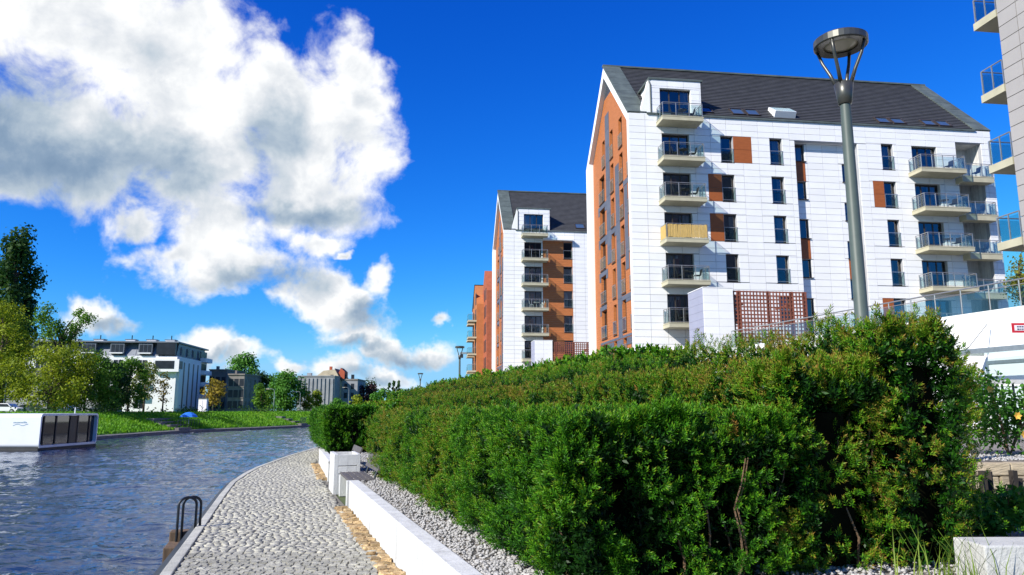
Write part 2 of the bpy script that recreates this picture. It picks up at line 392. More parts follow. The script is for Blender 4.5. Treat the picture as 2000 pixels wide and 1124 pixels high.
# ochre rubble strip at the foot of the low walls
for ya, yb in ((4.0, 12.55), (17.65, 22.7)):
    y = ya
    while y < yb:
        ln = random.uniform(.09, .19); xw = wx(y + ln / 2)
        for k in range(2):
            wd = .1 if k else .12
            mb = MB(); T = cobble_template(RNG)
            mb.add([tuple(v) for v in T], [tuple(f) for f in COBF.tolist()])
            o = mb.build('rubble_stone', m_ochre, path, (xw - .06 - .115 * k + random.uniform(-.01, .01), y + ln / 2 + random.uniform(-.02, .02), .008), (random.uniform(-.12, .12), random.uniform(-.15, .15), .3 + random.uniform(-.45, .45)))
            o.scale = (wd, ln * .92, random.uniform(.018, .05))
        y += ln

# planting beds behind the walls
bed = MB(); ys = np.arange(2.0, 45, 1.0)
for y0, y1 in zip(ys, ys[1:]):
    bed.quad((wx(y0) + .1, y0, .40), (24, y0, .40), (24, y1, .40), (wx(y1) + .1, y1, .40))
tag(bed.build('planting_bed', m_soil), kind='structure')
tb = MB(); tb.quad((5.6, 10.25, .92), (40, 10.25, .92), (40, 34, .92), (5.6, 34, .92)); tb.quad((5.6, 10.25, .3), (5.6, 10.25, .92), (5.6, 34, .92), (5.6, 34, .3))
tag(tb.build('raised_bed', m_soil), kind='structure')

def scatter_stones(name, P, size, mat, parent=None):
    n = len(P); base = np.array([(1, 0, 0), (0, 1, 0), (-1, 0, 0), (0, -1, 0), (0, 0, .7), (0, 0, -.5)], float)
    F = np.array([(0, 1, 4), (1, 2, 4), (2, 3, 4), (3, 0, 4), (1, 0, 5), (2, 1, 5), (3, 2, 5), (0, 3, 5)])
    V = base[None] * RNG.uniform(.6, 1.3, (n, 6, 1)) * (size * RNG.uniform(.6, 1.35, (n, 1, 1))); a = RNG.uniform(0, 6.28, n)
    c_, s_ = np.cos(a)[:, None], np.sin(a)[:, None]
    V = np.stack([V[..., 0] * c_ - V[..., 1] * s_, V[..., 0] * s_ + V[..., 1] * c_, V[..., 2]], -1) + np.asarray(P)[:, None]
    return tag(npmesh(name, V, (F[None] + 6 * np.arange(n)[:, None, None]).reshape(-1, 3), mat, parent, kind='stuff'), 'pale grey gravel chippings ' + ('between the white wall and the hedge' if parent is None else ''), 'gravel')
# path frame: along the hedge and across it
EA = Vector((-.32, 1, 0)).normalized(); EB = Vector((EA.y, -EA.x, 0)); H0 = Vector((.15, 5.65, 0))
def hp(p, q, z=0): v = H0 + EA * p + EB * q; return Vector((v.x, v.y, z))
gp = []
while len(gp) < 12000:
    y = 4.4 + random.random() ** 1.4 * 20; x = wx(y) + .13 + random.random() * (1.0 if y < 14 else 1.4)
    gp.append((x, y, .405 + random.random() * .022))
for _ in range(6500): v = hp(random.uniform(-1.6, .7), random.uniform(-.3, 4.6)); gp.append((v.x, v.y, .405 + random.random() * .022))
for _ in range(2500): gp.append((random.uniform(5.7, 11), random.uniform(10.3, 11.6), .925 + random.random() * .02))
scatter_stones('gravel', gp, .021, m_gravel)

# ================================================================== LOW WALLS, BENCHES, PLANTER
def wall_run(name, label, y0, y1, h, th=.16):
    n = max(1, int((y1 - y0) / 2.4)); root = thing(name, label, 'wall', (wx(y0), y0, 0))
    for k in range(n):
        a, b_ = y0 + (y1 - y0) * k / n, y0 + (y1 - y0) * (k + 1) / n
        pa, pb = Vector((wx(a) - wx(y0), a - y0, 0)), Vector((wx(b_) - wx(y0), b_ - y0, 0)); d = (pb - pa).normalized(); nn = Vector((d.y, -d.x, 0)) * th
        pa += d * .004; pb -= d * .004
        MB().prism([pa, pa + nn, pb + nn, pb], (0, 0, h)).build('wall_section', m_conc, root, bevel=.008)
    return root
wall_run('low_wall', 'long low white concrete wall beside the cobbled path in the foreground', 3.4, 12.55, .46)
wall_run('low_wall', 'short low white concrete wall beyond the benches, farther along the path', 17.6, 22.75, .46)
m_plank = pm('weathered_dark_plank', (.10, .09, .085), .7, .25, 4, .3, 30, stretch=(8, 1, 1))
def frame_root(name, label, cat, y, rz=None, group=None):
    return thing(name, label, cat, (wx(y), y, 0), math.atan2(EA.y, EA.x) - math.pi / 2, group)
def bench(y, L, label, group):
    r = frame_root('bench', label, 'bench', y, group=group)         # local y along the path, local x away from the river
    for yy in (0.0, L - .12): MB().box(.02, .50, yy, yy + .12, 0, .40).build('concrete_support', m_conc, r, bevel=.01)
    for k in range(4): MB().box(.03 + k * .115, .03 + k * .115 + .1, .0, L, .402, .442).build('seat_plank', m_plank, r, bevel=.005)
    for yy in (.25, L - .3): MB().tube([(.48, yy, .42), (.62, yy, .80)], .022, 6).build('back_bracket', m_steel_dark, r)
    for k in range(2): MB().prism([(.50 + .05 * k, 0.02, .56 + .14 * k), (.53 + .05 * k, .02, .55 + .14 * k), (.575 + .05 * k, .02, .67 + .14 * k), (.545 + .05 * k, .02, .68 + .14 * k)], (0, L - .04, 0)).build('back_plank', m_plank, r)
    return r
pier = frame_root('wall_pier', 'narrow white concrete pier at the far end of the long low wall', 'pier', 12.62)
MB().box(-.03, .17, 0, .12, 0, .45).build('pier_block', m_conc, pier, bevel=.008)
bench(12.85, 1.75, 'dark plank bench set between the long low wall and the tall white planter', 'benches by the path')
bench(15.9, 1.6, 'second dark plank bench just behind the tall white planter', 'benches by the path')
pl = frame_root('planter', 'tall white concrete planter box between the two benches', 'planter', 14.72)
for a in ((-.04, .04, 0, 1.1), (.40, .46, 0, 1.1)): MB().box(a[0], a[1], a[2], a[3], 0, .76).build('side_panel', m_conc, pl, bevel=.006)
for yy in (0.0, 1.04):
    for z0, z1 in ((0, .38), (.392, .53), (.542, .75)): MB().box(.041, .399, yy, yy + .06, z0, z1).build('end_board', m_conc, pl, bevel=.006)
MB().box(.05, .39, .07, 1.03, .5, .66).build('soil', m_soil, pl)

# ================================================================== HEDGES
YEW = [(0, (.005, .014, .004)), (.2, (.010, .045, .005)), (.4, (.034, .145, .006)), (.55, (.105, .28, .010)), (.70, (.185, .215, .016)), (.85, (.215, .165, .024)), (1, (.30, .16, .04))]
m_yew = leaf_mat('yew_needles', YEW, 1.3, True, .22, .45)
m_yewcore = pm('hedge_core_shade', (.008, .008, .004), 1.0, .4, 6, spec=0)  # near-black colour stands for the shade between the sprigs
m_twig = pm('yew_bark', (.16, .10, .055), .9, .3, 9, .4, 40)
def sprig_template(nn, L, nl, nw, rg):
    V = []; tip = []
    for k in range(nn):
        t = (k + .5) / nn; ang = k * 2.4 + rg.uniform(-.3, .3); up = .35 + .75 * t + rg.uniform(-.15, .15)
        d = np.array([math.cos(ang) * math.cos(up), math.sin(ang) * math.cos(up), math.sin(up)]); sd = np.cross(d, [0, 0, 1.]); sd /= max(1e-6, np.linalg.norm(sd))
        sd = sd * math.cos(.5) + np.cross(sd, d) * math.sin(.5) * rg.choice([-1, 1])
        p0 = np.array([0, 0, t * L * .85]); ln = nl * rg.uniform(.8, 1.15)
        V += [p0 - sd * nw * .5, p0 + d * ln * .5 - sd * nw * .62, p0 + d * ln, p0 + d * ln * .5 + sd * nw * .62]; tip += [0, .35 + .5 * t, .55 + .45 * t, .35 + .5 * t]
    return np.array(V), np.array(tip)
def sprigs(name, P, D, scale, tint, tm, parent):
    """joins one needle sprig per point; D = growing direction"""
    P, D = np.asarray(P, float), np.asarray(D, float); n = len(P); D /= np.linalg.norm(D, axis=1, keepdims=True)
    r = RNG.normal(size=(n, 3)); A = np.cross(D, r); A /= np.linalg.norm(A, axis=1, keepdims=True); B = np.cross(D, A)
    idx = RNG.integers(0, len(tm), n); Ts = np.array([t[0] for t in tm])[idx] * np.asarray(scale)[:, None, None]; tips = np.array([t[1] for t in tm])[idx]
    V = P[:, None] + Ts[..., 0:1] * A[:, None] + Ts[..., 1:2] * B[:, None] + Ts[..., 2:3] * D[:, None]
    nv = V.shape[1]; F = np.arange(n * nv).reshape(-1, 4)
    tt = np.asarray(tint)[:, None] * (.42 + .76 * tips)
    return npmesh(name, V, F, m_yew, parent, {'tint': tt.ravel()}, kind='stuff')
rgs = np.random.default_rng(3)
SP_NEAR = [sprig_template(20, .085, .034, .0064, rgs) for _ in range(5)]
SP_MID = [sprig_template(12, .095, .040, .012, rgs) for _ in range(5)]
SP_FAR = [sprig_template(7, .13, .07, .030, rgs) for _ in range(4)]
HOLLOWS = [(.42, .92, .13, .26), (1.12, .80, .16, .24), (.80, .55, .12, .14), (1.66, 1.05, .12, .34), (2.02, .95, .10, .24), (2.42, .85, .15, .34), (2.72, 1.25, .09, .30), (3.05, .72, .16, .22), (3.22, 1.45, .10, .34), (2.2, 1.45, .08, .14)]
NRM = {'L': np.array([0, -1., 0]), 'R': np.array([0, 1., 0]), 'N': np.array([-1., 0, 0]), 'F': np.array([1., 0, 0]), 'T': np.array([0, 0, 1.])}
def hedge(label, p0, p1, q0, q1, z0, z1, faces, n, tm, sc, tintf, lump=.12, hole=.28, frame=hp, sub=1, ragged=0, core=.30):
    """clipped hedge: faces = outer faces covered with sprigs (L river side, N near end, T top, R far side, F far end)"""
    c0 = frame((p0 + p1) / 2, (q0 + q1) / 2); root = thing('yew_hedge', label, 'hedge', (c0.x, c0.y, z0))
    a = {'L': (p1 - p0) * (z1 - z0), 'R': (p1 - p0) * (z1 - z0), 'N': (q1 - q0) * (z1 - z0), 'F': (q1 - q0) * (z1 - z0), 'T': (p1 - p0) * (q1 - q0)}
    wts = {f: a[f] * wgt for f, wgt in faces.items()}; tot = sum(wts.values()); P = []; D = []; PI = []; DI = []
    for f, wv in wts.items():
        k = int(n * wv / tot)
        # density falls with distance along the row
        u = RNG.random(k) ** (1.75 if (p1 - p0) > 4 else 1.0); pp = p0 + (p1 - p0) * u
        qq = q0 + (q1 - q0) * RNG.random(k); zz = z0 + (z1 - z0) * RNG.random(k) ** .8
        nor = np.zeros((k, 3)); ki = int(k * .42)
        if f == 'L': qq[:] = q0; nor[:, 1] = -1
        if f == 'R': qq[:] = q1; nor[:, 1] = 1
        if f == 'N': pp[:] = p0; nor[:, 0] = -1
        if f == 'F': pp[:] = p1; nor[:, 0] = 1
        if f == 'T': zz[:] = z1; nor[:, 2] = 1
        loc = np.stack([pp, qq, zz], 1)
        PI.append(loc[:ki].copy()); 
        b1 = fbm(loc, .9, 11, 2); b2 = fbm(loc, 2.1, 5, 2)
        dep = lump * b1 + lump * .5 * b2
        holes = np.clip(fbm(loc, 1.25, 21, 2) - .07, 0, 1) * hole * 3.2
        if f == 'T': holes *= .45
        else: holes *= np.clip(1.25 - (zz - z0) / (z1 - z0) * .7, .3, 1)
        layer = RNG.random(k) ** 2 * .16
        clump = .8 * fbm(loc, 2.6, 61, 2) + .45 * fbm(loc, 5.5, 63, 1)              # tufts with gaps between them
        keep = RNG.random(k) < np.clip((.70 if f == 'T' else .50) + 1.45 * clump, .08, 1)
        if f == 'N':                                                            # bare hollows low in the end face
            for hq, hz, rq, rz in HOLLOWS: keep &= (((qq - hq) / rq) ** 2 + ((zz - hz) / rz) ** 2 + .5 * fbm(loc, 5, 71, 1) > 1) | (RNG.random(k) < .10)
        dep = dep + .10 * clump; loc, nor, dep, holes, layer, zz = loc[keep], nor[keep], dep[keep], holes[keep], layer[keep], zz[keep]; k = int(keep.sum())
        loc = loc + nor * (dep - holes - layer)[:, None]
        if ragged and f == 'T': loc[:, 2] += np.abs(fbm(loc * [1, 1, 0], 2.6, 31, 2)) * ragged * RNG.random(k)
        # rounded shoulders
        if f in 'LNRF' and k: loc += -nor * (np.clip((zz - (z1 - .22)) / .22, 0, 1) ** 2 * .14)[:, None]; loc += -nor * (np.clip(((z0 + .25) - zz) / .25, 0, 1) * .10)[:, None]
        if f == 'N':
            ok = np.ones(len(PI[-1]), bool)
            for hq, hz, rq, rz in HOLLOWS: ok &= (((PI[-1][:, 1] - hq) / rq) ** 2 + ((PI[-1][:, 2] - hz) / rz) ** 2 > 1) | (RNG.random(len(ok)) < .18)
            PI[-1] = PI[-1][ok]; ki = int(ok.sum())
        PI[-1] = PI[-1] + NRM[f] * (lump * fbm(PI[-1], .9, 11, 2) - .17 - .10 * RNG.random(ki))[:, None]; DI.append(NRM[f] * .8 + np.array([0, 0, .5]) + RNG.normal(0, .5, (ki, 3)))
        dr = nor * .75 + np.array([0, 0, .75]) + RNG.normal(0, .42, (k, 3))
        P.append(loc); D.append(dr)
    P = np.concatenate(P); D = np.concatenate(D)
    ea, eb = (frame(1, 0) - frame(0, 0)), (frame(0, 1) - frame(0, 0)); o0 = frame(0, 0)
    BM = np.array([[ea.x, ea.y, 0], [eb.x, eb.y, 0], [0, 0, 1]]); W = P @ BM + np.array([o0.x, o0.y, 0]); DW = D @ BM
    PI = np.concatenate(PI); DI = np.concatenate(DI)
    sprigs('inner_foliage', PI @ BM + np.array([o0.x - c0.x, o0.y - c0.y, -z0]), DI @ BM, sc * 1.15 * RNG.uniform(.8, 1.3, len(PI)), np.clip(tintf(PI), .05, 1) * RNG.uniform(.18, .48, len(PI)), SP_MID if tm is not SP_FAR else SP_FAR, root)  # inner sprigs tinted darker, shade of the gaps put into their colour
    tint = np.clip(tintf(P), .05, 1.0) * RNG.uniform(.8, 1.18, len(P)); tint[fbm(P, 2.3, 83, 2) > .66] = 1.25      # a few rusty dead tufts
    sprigs('foliage', W - np.array([c0.x, c0.y, z0]), DW, sc * RNG.uniform(.7, 1.3, len(P)), tint, tm, root)
    # lumpy closed core coloured as the shade inside, and woody upright stems
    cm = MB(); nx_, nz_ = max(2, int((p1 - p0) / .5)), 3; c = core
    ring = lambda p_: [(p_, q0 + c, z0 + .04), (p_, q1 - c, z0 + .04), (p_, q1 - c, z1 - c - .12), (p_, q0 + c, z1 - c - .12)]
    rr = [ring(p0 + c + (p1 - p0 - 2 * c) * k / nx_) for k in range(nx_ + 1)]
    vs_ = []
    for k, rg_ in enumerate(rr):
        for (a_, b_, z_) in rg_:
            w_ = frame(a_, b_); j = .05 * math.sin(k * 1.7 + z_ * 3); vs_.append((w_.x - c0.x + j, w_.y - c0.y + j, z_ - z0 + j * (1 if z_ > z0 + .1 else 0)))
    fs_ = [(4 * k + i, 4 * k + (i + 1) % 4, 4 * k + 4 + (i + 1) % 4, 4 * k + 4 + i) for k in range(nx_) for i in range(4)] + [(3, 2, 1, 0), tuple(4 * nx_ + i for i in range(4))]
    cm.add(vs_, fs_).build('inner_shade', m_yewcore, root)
    rg2 = random.Random(int(abs(p0 * 31 + q0 * 17 + z1 * 7) * 10)); k = 0
    for _ in range(int(min(14, 3 + 5 * (q1 - q0)))):
        pb = p0 + rg2.uniform(.12, .40) if rg2.random() < .7 else p0 + rg2.random() * min(4, p1 - p0); qb = q0 + rg2.uniform(.05, q1 - q0 - .05)
        pts = []; lean = (rg2.uniform(-.18, .05), rg2.uniform(-.22, .22))
        for i in range(6):
            t = i / 5; w_ = frame(pb + lean[0] * t + .03 * math.sin(i * 2 + qb), qb + lean[1] * t + .03 * math.sin(i * 1.7)); pts.append((w_.x - c0.x, w_.y - c0.y, (z1 - z0) * .78 * t))
        MB().tube(pts, [.011 - .007 * i / 5 for i in range(6)], 5).build('stem', m_twig, root)
    return root
def tint_green(base, amp, seed, brown=0):
    def f(P):
        b_ = base + amp * fbm(P, .45, seed, 2) + .1 * fbm(P, 2.2, seed + 1, 2)
        return b_ + brown * (np.clip(fbm(P, .33, seed + 7, 2) + .12, 0, .5))
    return f
def front_tint(P):      # lush green plants near the corner, olive ones farther along
    b_ = .60 + .20 * fbm(P, .5, 3, 2) + .48 * np.clip(fbm(P * [1, .4, .4], .55, 9, 2), 0, 1)
    lush = np.exp(-((P[:, 0] - .2) / 1.1) ** 2)
    return b_ * (1 - lush) + lush * (.54 + .12 * fbm(P, .9, 4, 2)) + .12 * np.clip((P[:, 0] - 2) / 6, 0, 1)
hedge('lowest front row of clipped yew hedge, bright green at the near corner above the gravel', -.75, 9.0, -.05, 1.75, .40, 1.52, {'L': 1.1, 'N': 1.5, 'T': .8}, 25000, SP_NEAR, 1.0, front_tint, .10, .26)
hedge('middle row of clipped yew hedge with olive brown tips, stepped up behind the front row', -.66, 17, 1.75, 2.62, .40, 1.92, {'L': .8, 'N': 1.5, 'T': 1}, 19500, SP_NEAR, 1.0, tint_green(.80, .20, 15, .2), .10, .36, core=.17)
hedge('tallest back row of yew hedge, ragged topped, reaching the right end of the bed', -.70, 22, 2.62, 3.42, .40, 2.24, {'L': .7, 'N': 1.5, 'T': 1.1, 'R': .9}, 20500, SP_NEAR, 1.05, lambda P: tint_green(.80, .2, 27, .12)(P) - .2 * np.exp(-((P[:, 0] - 4.2) / 1.5) ** 2), .12, .50, ragged=.22, core=.15)
hedge('clipped block of yew hedge with a dark end face beyond the planter', 16.4, 25, -.35, 1.1, .40, 1.60, {'L': 1, 'N': 1.2, 'T': .8}, 13000, SP_MID, 1.25, tint_green(.50, .12, 41), .06, .12)
hedge('far run of yew hedge continuing along the riverside path', 17.2, 27, 1.75, 3.4, .40, 1.72, {'L': 1, 'N': .6, 'T': 1}, 7500, SP_FAR, 1.4, tint_green(.62, .2, 44, .15), .12, .12)
hedge('dense yew hedge top rising behind the stepped rows', 8, 27, 4.6, 6.2, .40, 2.60, {'L': 1, 'N': .8, 'T': 1}, 8000, SP_FAR, 1.5, tint_green(.55, .2, 47, .15), .15, .12, ragged=.12)
hedge('farthest high hedge running towards the distant lamps', 24, 60, 7.6, 9.2, .40, 2.85, {'L': 1, 'N': .8, 'T': 1}, 6500, SP_FAR, 2.0, tint_green(.58, .2, 49, .1), .2, .12, ragged=.2)
# tall loose yew at the right end
def loose_yew(label, base, h, spread, n, seed, parent_name='yew_bush'):
    rg = random.Random(seed); root = thing(parent_name, label, 'bush', base); P = []; D = []
    for s_ in range(6):
        a = rg.uniform(0, 6.28); r_ = spread * rg.uniform(.2, 1); hh = h * rg.uniform(.62, 1.0); pts = []
        for i in range(7):
            t = i / 6; pts.append((math.cos(a) * r_ * t ** .8 + .03 * math.sin(i * 2.1 + s_), math.sin(a) * r_ * t ** .8 + .03 * math.cos(i * 1.9), hh * t))
        MB().tube(pts, [.016 - .011 * i / 6 for i in range(7)], 5).build('stem', m_twig, root)
        for _ in range(n // 6):
            t = rg.random() ** .7 * .9 + .1; i = min(5, int(t * 6)); f = t * 6 - i; b_ = Vector(pts[i]).lerp(Vector(pts[i + 1]), f)
            w = .17 * (1.1 - t * .7); P.append((b_.x + rg.gauss(0, w), b_.y + rg.gauss(0, w), b_.z + rg.gauss(0, .06))); D.append((rg.gauss(0, .5), rg.gauss(0, .5), .9))
    sprigs('foliage', P, D, np.array([rg.uniform(.7, 1.25) for _ in P]), np.array([rg.uniform(.5, .82) for _ in P]), SP_NEAR, root)
    return root
v = hp(-.2, 3.62); loose_yew('loose upright yew shoot with bare stems at the right end of the hedge', (v.x, v.y, .40), 2.05, .22, 900, 5)

# ================================================================== APARTMENT BUILDINGS ON THE RIGHT BANK
m_white = pm('white_cladding', (.79, .79, .78), .5, .03, .8, .08, 20, rnd=.035)
m_joint = pm('joint_backing', (.36, .37, .39), .8, .1, 3)
m_boards = pm('orange_cladding', (.45, .15, .043), .6, .16, 2.2, .15, 30, stretch=(1, 1, 6))
m_orange = pm('orange_panel', (.30, .085, .020), .5, .14, 2.5, .1, 25, rnd=.06, stretch=(1, 1, 6))
m_greyp = pm('slate_grey_panel', (.10, .108, .14), .55, .12, 2, rnd=.08)
m_slate = pm('roof_slate', (.052, .053, .055), .7, .22, 1.4, .25, 12)
m_verge = pm('patina_roof_sheet', (.085, .105, .095), .55, .3, 1.2, .2, 8)
m_frame = pm('dark_window_frame', (.045, .035, .03), .5, .2, 5)
m_glass = glass_mat('window_glass', (.55, .62, .68), .09, .85)
m_bglass = glass_mat('balcony_glass', (.84, .92, .91), .015, .96, .14)
m_metal = pm('brushed_metal', (.42, .42, .40), .35, .1, 8, metal=.7)
m_slab = pm('balcony_concrete', (.44, .41, .29), .8, .1, 1.6, .15, 14)
m_room = pm('room_interior', (.10, .095, .09), .9, .3, 1.0)
m_curtain = pm('pale_curtain', (.55, .55, .56), .9, .15, 3, stretch=(6, 6, .3))
m_redcurtain = pm('terracotta_curtain', (.36, .10, .06), .9, .2, 3)
m_brown = pm('brown_wood_door', (.15, .055, .03), .6, .25, 3, stretch=(1, 1, .3))
m_shadeside = pm('shade_toned_cladding', (.30, .31, .40), .5, .05, 1)  # lilac-grey puts shade into the colour of the vent box's left side
m_bamboo = pm('bamboo_mat', (.55, .37, .12), .8, .3, 5, .3, 20, stretch=(9, 9, .6), rnd=.1)
UNIT = MB().box(0, 1, 0, 1, 0, 1).mesh('panel_unit', None)
def unit_mesh(mat): return cached(('unit', mat.name), lambda: MB().box(0, 1, 0, 1, 0, 1).mesh('panel', mat))
def subtract(rects, holes):
    for h in holes:
        out = []
        for r in rects:
            if h[0] >= r[1] or h[1] <= r[0] or h[2] >= r[3] or h[3] <= r[2]: out.append(r); continue
            if h[3] < r[3]: out.append((r[0], r[1], h[3], r[3]))
            if h[2] > r[2]: out.append((r[0], r[1], r[2], h[2]))
            za, zb = max(r[2], h[2]), min(r[3], h[3])
            if h[0] > r[0]: out.append((r[0], h[0], za, zb))
            if h[1] < r[1]: out.append((h[1], r[1], za, zb))
        rects = out
    return rects
def clad(root, reg, holes, y, cw=1.25, rh=.503, mat=None, limit=300, gap=.024, ori='f', name='facade_panel', z_anchor=None):
    """single cladding panels on a facade region (s0,s1,z0,z1); the largest are objects, the rest one joined part"""
    s0, s1, z0, z1 = reg; cells = []
    z = z1
    while z > z0 + .01:
        zb = max(z0, z - rh); s = s0
        while s < s1 - .01:
            se = min(s1, s + cw); cells += [r for r in subtract([(s, se, zb, z)], holes) if r[1] - r[0] > .06 and r[3] - r[2] > .06]; s = se
        z = zb
    cells.sort(key=lambda r: -(r[1] - r[0]) * (r[3] - r[2])); me = unit_mesh(mat or m_white); g_ = gap / 2
    for r in cells[:limit]:
        sc = (r[1] - r[0] - gap, .05, r[3] - r[2] - gap)
        if ori == 'f': link(name, me, root, (r[0] + g_, y - .05, r[2] + g_), None, sc)
        else: link(name, me, root, (y - .05, r[1] - g_, r[2] + g_), (0, 0, -math.pi / 2), sc)
    rest = MB()
    for r in cells[limit:]:
        if ori == 'f': rest.box(r[0] + g_, r[1] - g_, y - .05, y, r[2] + g_, r[3] - g_)
        else: rest.box(y - .05, y, r[0] + g_, r[1] - g_, r[2] + g_, r[3] - g_)
    if rest.F: rest.build(name + 's', mat or m_white, root, kind='stuff')
def backing(root, reg, holes, y, depth, mat, name='wall'):
    mb = MB()
    for r in subtract([reg], holes):
        mb.quad((r[0], y, r[2]), (r[1], y, r[2]), (r[1], y, r[3]), (r[0], y, r[3]))
    for h in holes:
        a, b_, c, d = max(h[0], reg[0]), min(h[1], reg[1]), max(h[2], reg[2]), min(h[3], reg[3])
        if a >= b_ or c >= d: continue
        mb.quad((a, y, c), (a, y, d), (a, y + depth, d), (a, y + depth, c)); mb.quad((b_, y, c), (b_, y + depth, c), (b_, y + depth, d), (b_, y, d))
        mb.quad((a, y, d), (b_, y, d), (b_, y + depth, d), (a, y + depth, d)); mb.quad((a, y, c), (a, y + depth, c), (b_, y + depth, c), (b_, y, c))
    return mb.build(name, mat, root)
WR = random.Random(12)
def window(root, s0, s1, z0, z1, y, ori='f', rail=True, sashes=1, curtain=None, name='window', railmat=None):
    w, h = round(s1 - s0, 2), round(z1 - z0, 2)
    def fr():
        mb = MB(); t = .07
        mb.box(0, t, 0, .08, 0, h); mb.box(w - t, w, 0, .08, 0, h); mb.box(t, w - t, 0, .08, 0, t); mb.box(t, w - t, 0, .08, h - t, h)
        for k in range(1, sashes): mb.box(w * k / sashes - .045, w * k / sashes + .045, 0.003, .077, t, h - t)
        mb.box(-.05, w + .05, -.30, -.002, -.06, -.01)
        return mb.mesh('window', m_frame)
    def pn():
        mb = MB()
        mb.quad((.04, .04, .06), (w / sashes - .04, .04, .06), (w / sashes - .04, .04, h - .06), (.04, .04, h - .06))
        return mb.mesh('pane', m_glass)
    loc = (s0, y, z0) if ori == 'f' else (y, s1, z0); rot = None if ori == 'f' else (0, 0, -math.pi / 2)
    o = link(name, cached(('wf', w, h, sashes), fr), root, loc, rot)
    for k in range(sashes): link('pane', cached(('wp', w, h, sashes), pn), o, (w * k / sashes, 0, 0))
    if curtain is None: curtain = WR.random() < .55
    if curtain:
        cw = w * WR.choice([.3, .35, .5]); side = WR.random() < .5
        def ct():
            mb = MB(); n = 8
            for i in range(n): mb.quad((cw * i / n, .25 + .04 * (i % 2), .05), (cw * (i + 1) / n, .25 + .04 * ((i + 1) % 2), .05), (cw * (i + 1) / n, .25 + .04 * ((i + 1) % 2), h - .08), (cw * i / n, .25 + .04 * (i % 2), h - .08))
            return mb.mesh('curtain', m_curtain)
        link('curtain', cached(('ct', round(cw, 2), h), ct), o, (.05 if side else w - cw - .05, 0, 0))
    if rail:
        def rl():
            mb = MB(); mb.box(-.03, w + .03, -.31, -.27, 1.02, 1.06); mb.box(-.03, w + .03, -.305, -.275, .1, .13)
            for x in (-.02, w - .01): mb.box(x, x + .03, -.30, -.275, .05, 1.02)
            return mb.mesh('guard_rail', m_metal)
        link('guard_rail', cached(('wr', w), rl), o)
        link('guard_glass', cached(('wg', w), lambda: MB().box(.02, w - .02, -.295, -.285, .15, 1.0).mesh('guard_glass', m_bglass)), o)
    return o
def balcony(root, s0, s1, dep, zf, y=0, th=.30, posts=3, bamboo=False, rail_h=1.05, sides='LR'):
    w = round(s1 - s0, 2)
    def sl():
        mb = MB(); mb.box(0, w, -dep, 0, -th, 0); mb.box(-.02, w + .02, -dep - .02, 0, -.045, .02); return mb.mesh('balcony', m_slab)
    o = link('balcony', cached(('bs', w, dep, th), sl), root, (s0, y - .06, zf))
    def rl():
        mb = MB(); e = .06; t = .022
        for a, b_ in (((e, -.02), (e, -dep + e)), ((e, -dep + e), (w - e, -dep + e)), ((w - e, -dep + e), (w - e, -.02))):
            mb.tube([(*a, rail_h), (*b_, rail_h)], .026, 6); mb.tube([(*a, rail_h - .12), (*b_, rail_h - .12)], .012, 5); mb.tube([(*a, .09), (*b_, .09)], .014, 5)
        for k in range(posts + 1):
            x = e + (w - 2 * e) * k / posts; mb.box(x - t, x + t, -dep + e - t, -dep + e + t, .02, rail_h)
        for x in (e, w - e): mb.box(x - t, x + t, -.10, -.06, .02, rail_h); mb.box(x - t, x + t, -dep / 2 - t, -dep / 2 + t, .02, rail_h)
        return mb.mesh('handrail', m_metal)
    link('handrail', cached(('br', w, dep, posts), rl), o)
    def gl(a, b_): return MB().prism([(*a, .12), (*b_, .12), (*b_, rail_h - .14), (*a, rail_h - .14)], (.008, .008, 0)).mesh('glass_panel', m_bglass)
    e = .06; pan = [((e + (w - 2 * e) * k / posts + .04, -dep + e), (e + (w - 2 * e) * (k + 1) / posts - .04, -dep + e)) for k in range(posts)]
    pan += [((x, -dep + e + .04), (x, -dep / 2 - .04)) for x in (e, w - e)] + [((x, -dep / 2 + .04), (x, -.12)) for x in (e, w - e)]
    for a, b_ in pan: link('glass_panel', cached(('bg', w, dep, posts, a, b_), lambda: gl(a, b_)), o)
    if bamboo:
        me = cached('bamboo', lambda: MB().box(0, .05, -.012, .012, .06, .98).mesh('bamboo_slat', m_bamboo))
        x = .12
        while x < w - .1: link('bamboo_slat', me, o, (x, -dep + .035, random.uniform(-.02, .03)), (0, random.uniform(-.02, .02), 0)); x += .062
        yv = -.15
        while yv > -dep + .15: link('bamboo_slat', me, o, (.035, yv, random.uniform(-.02, .03)), (0, 0, math.pi / 2)); yv -= .062
    return o
def skylight(root, s, up, w, l, ang, y0, z0):
    loc = (s, y0 + up * math.cos(ang), z0 + up * math.sin(ang))
    o = MB().box(0, w, 0, .07, .02, .16).box(0, w, l - .07, l, .02, .16).box(0, .07, .07, l - .07, .02, .16).box(w - .07, w, .07, l - .07, .02, .16).build('skylight', m_frame, root, loc, (ang, 0, 0))
    MB().box(.07, w - .07, .07, l - .07, .05, .10).build('pane', cached('skyglass', lambda: pm('skylight_glass', (.05, .09, .16), .05, .1, 1, spec=1)), o)
FLOOR0, FH = 19.6, 3.01
ZB = 5.35
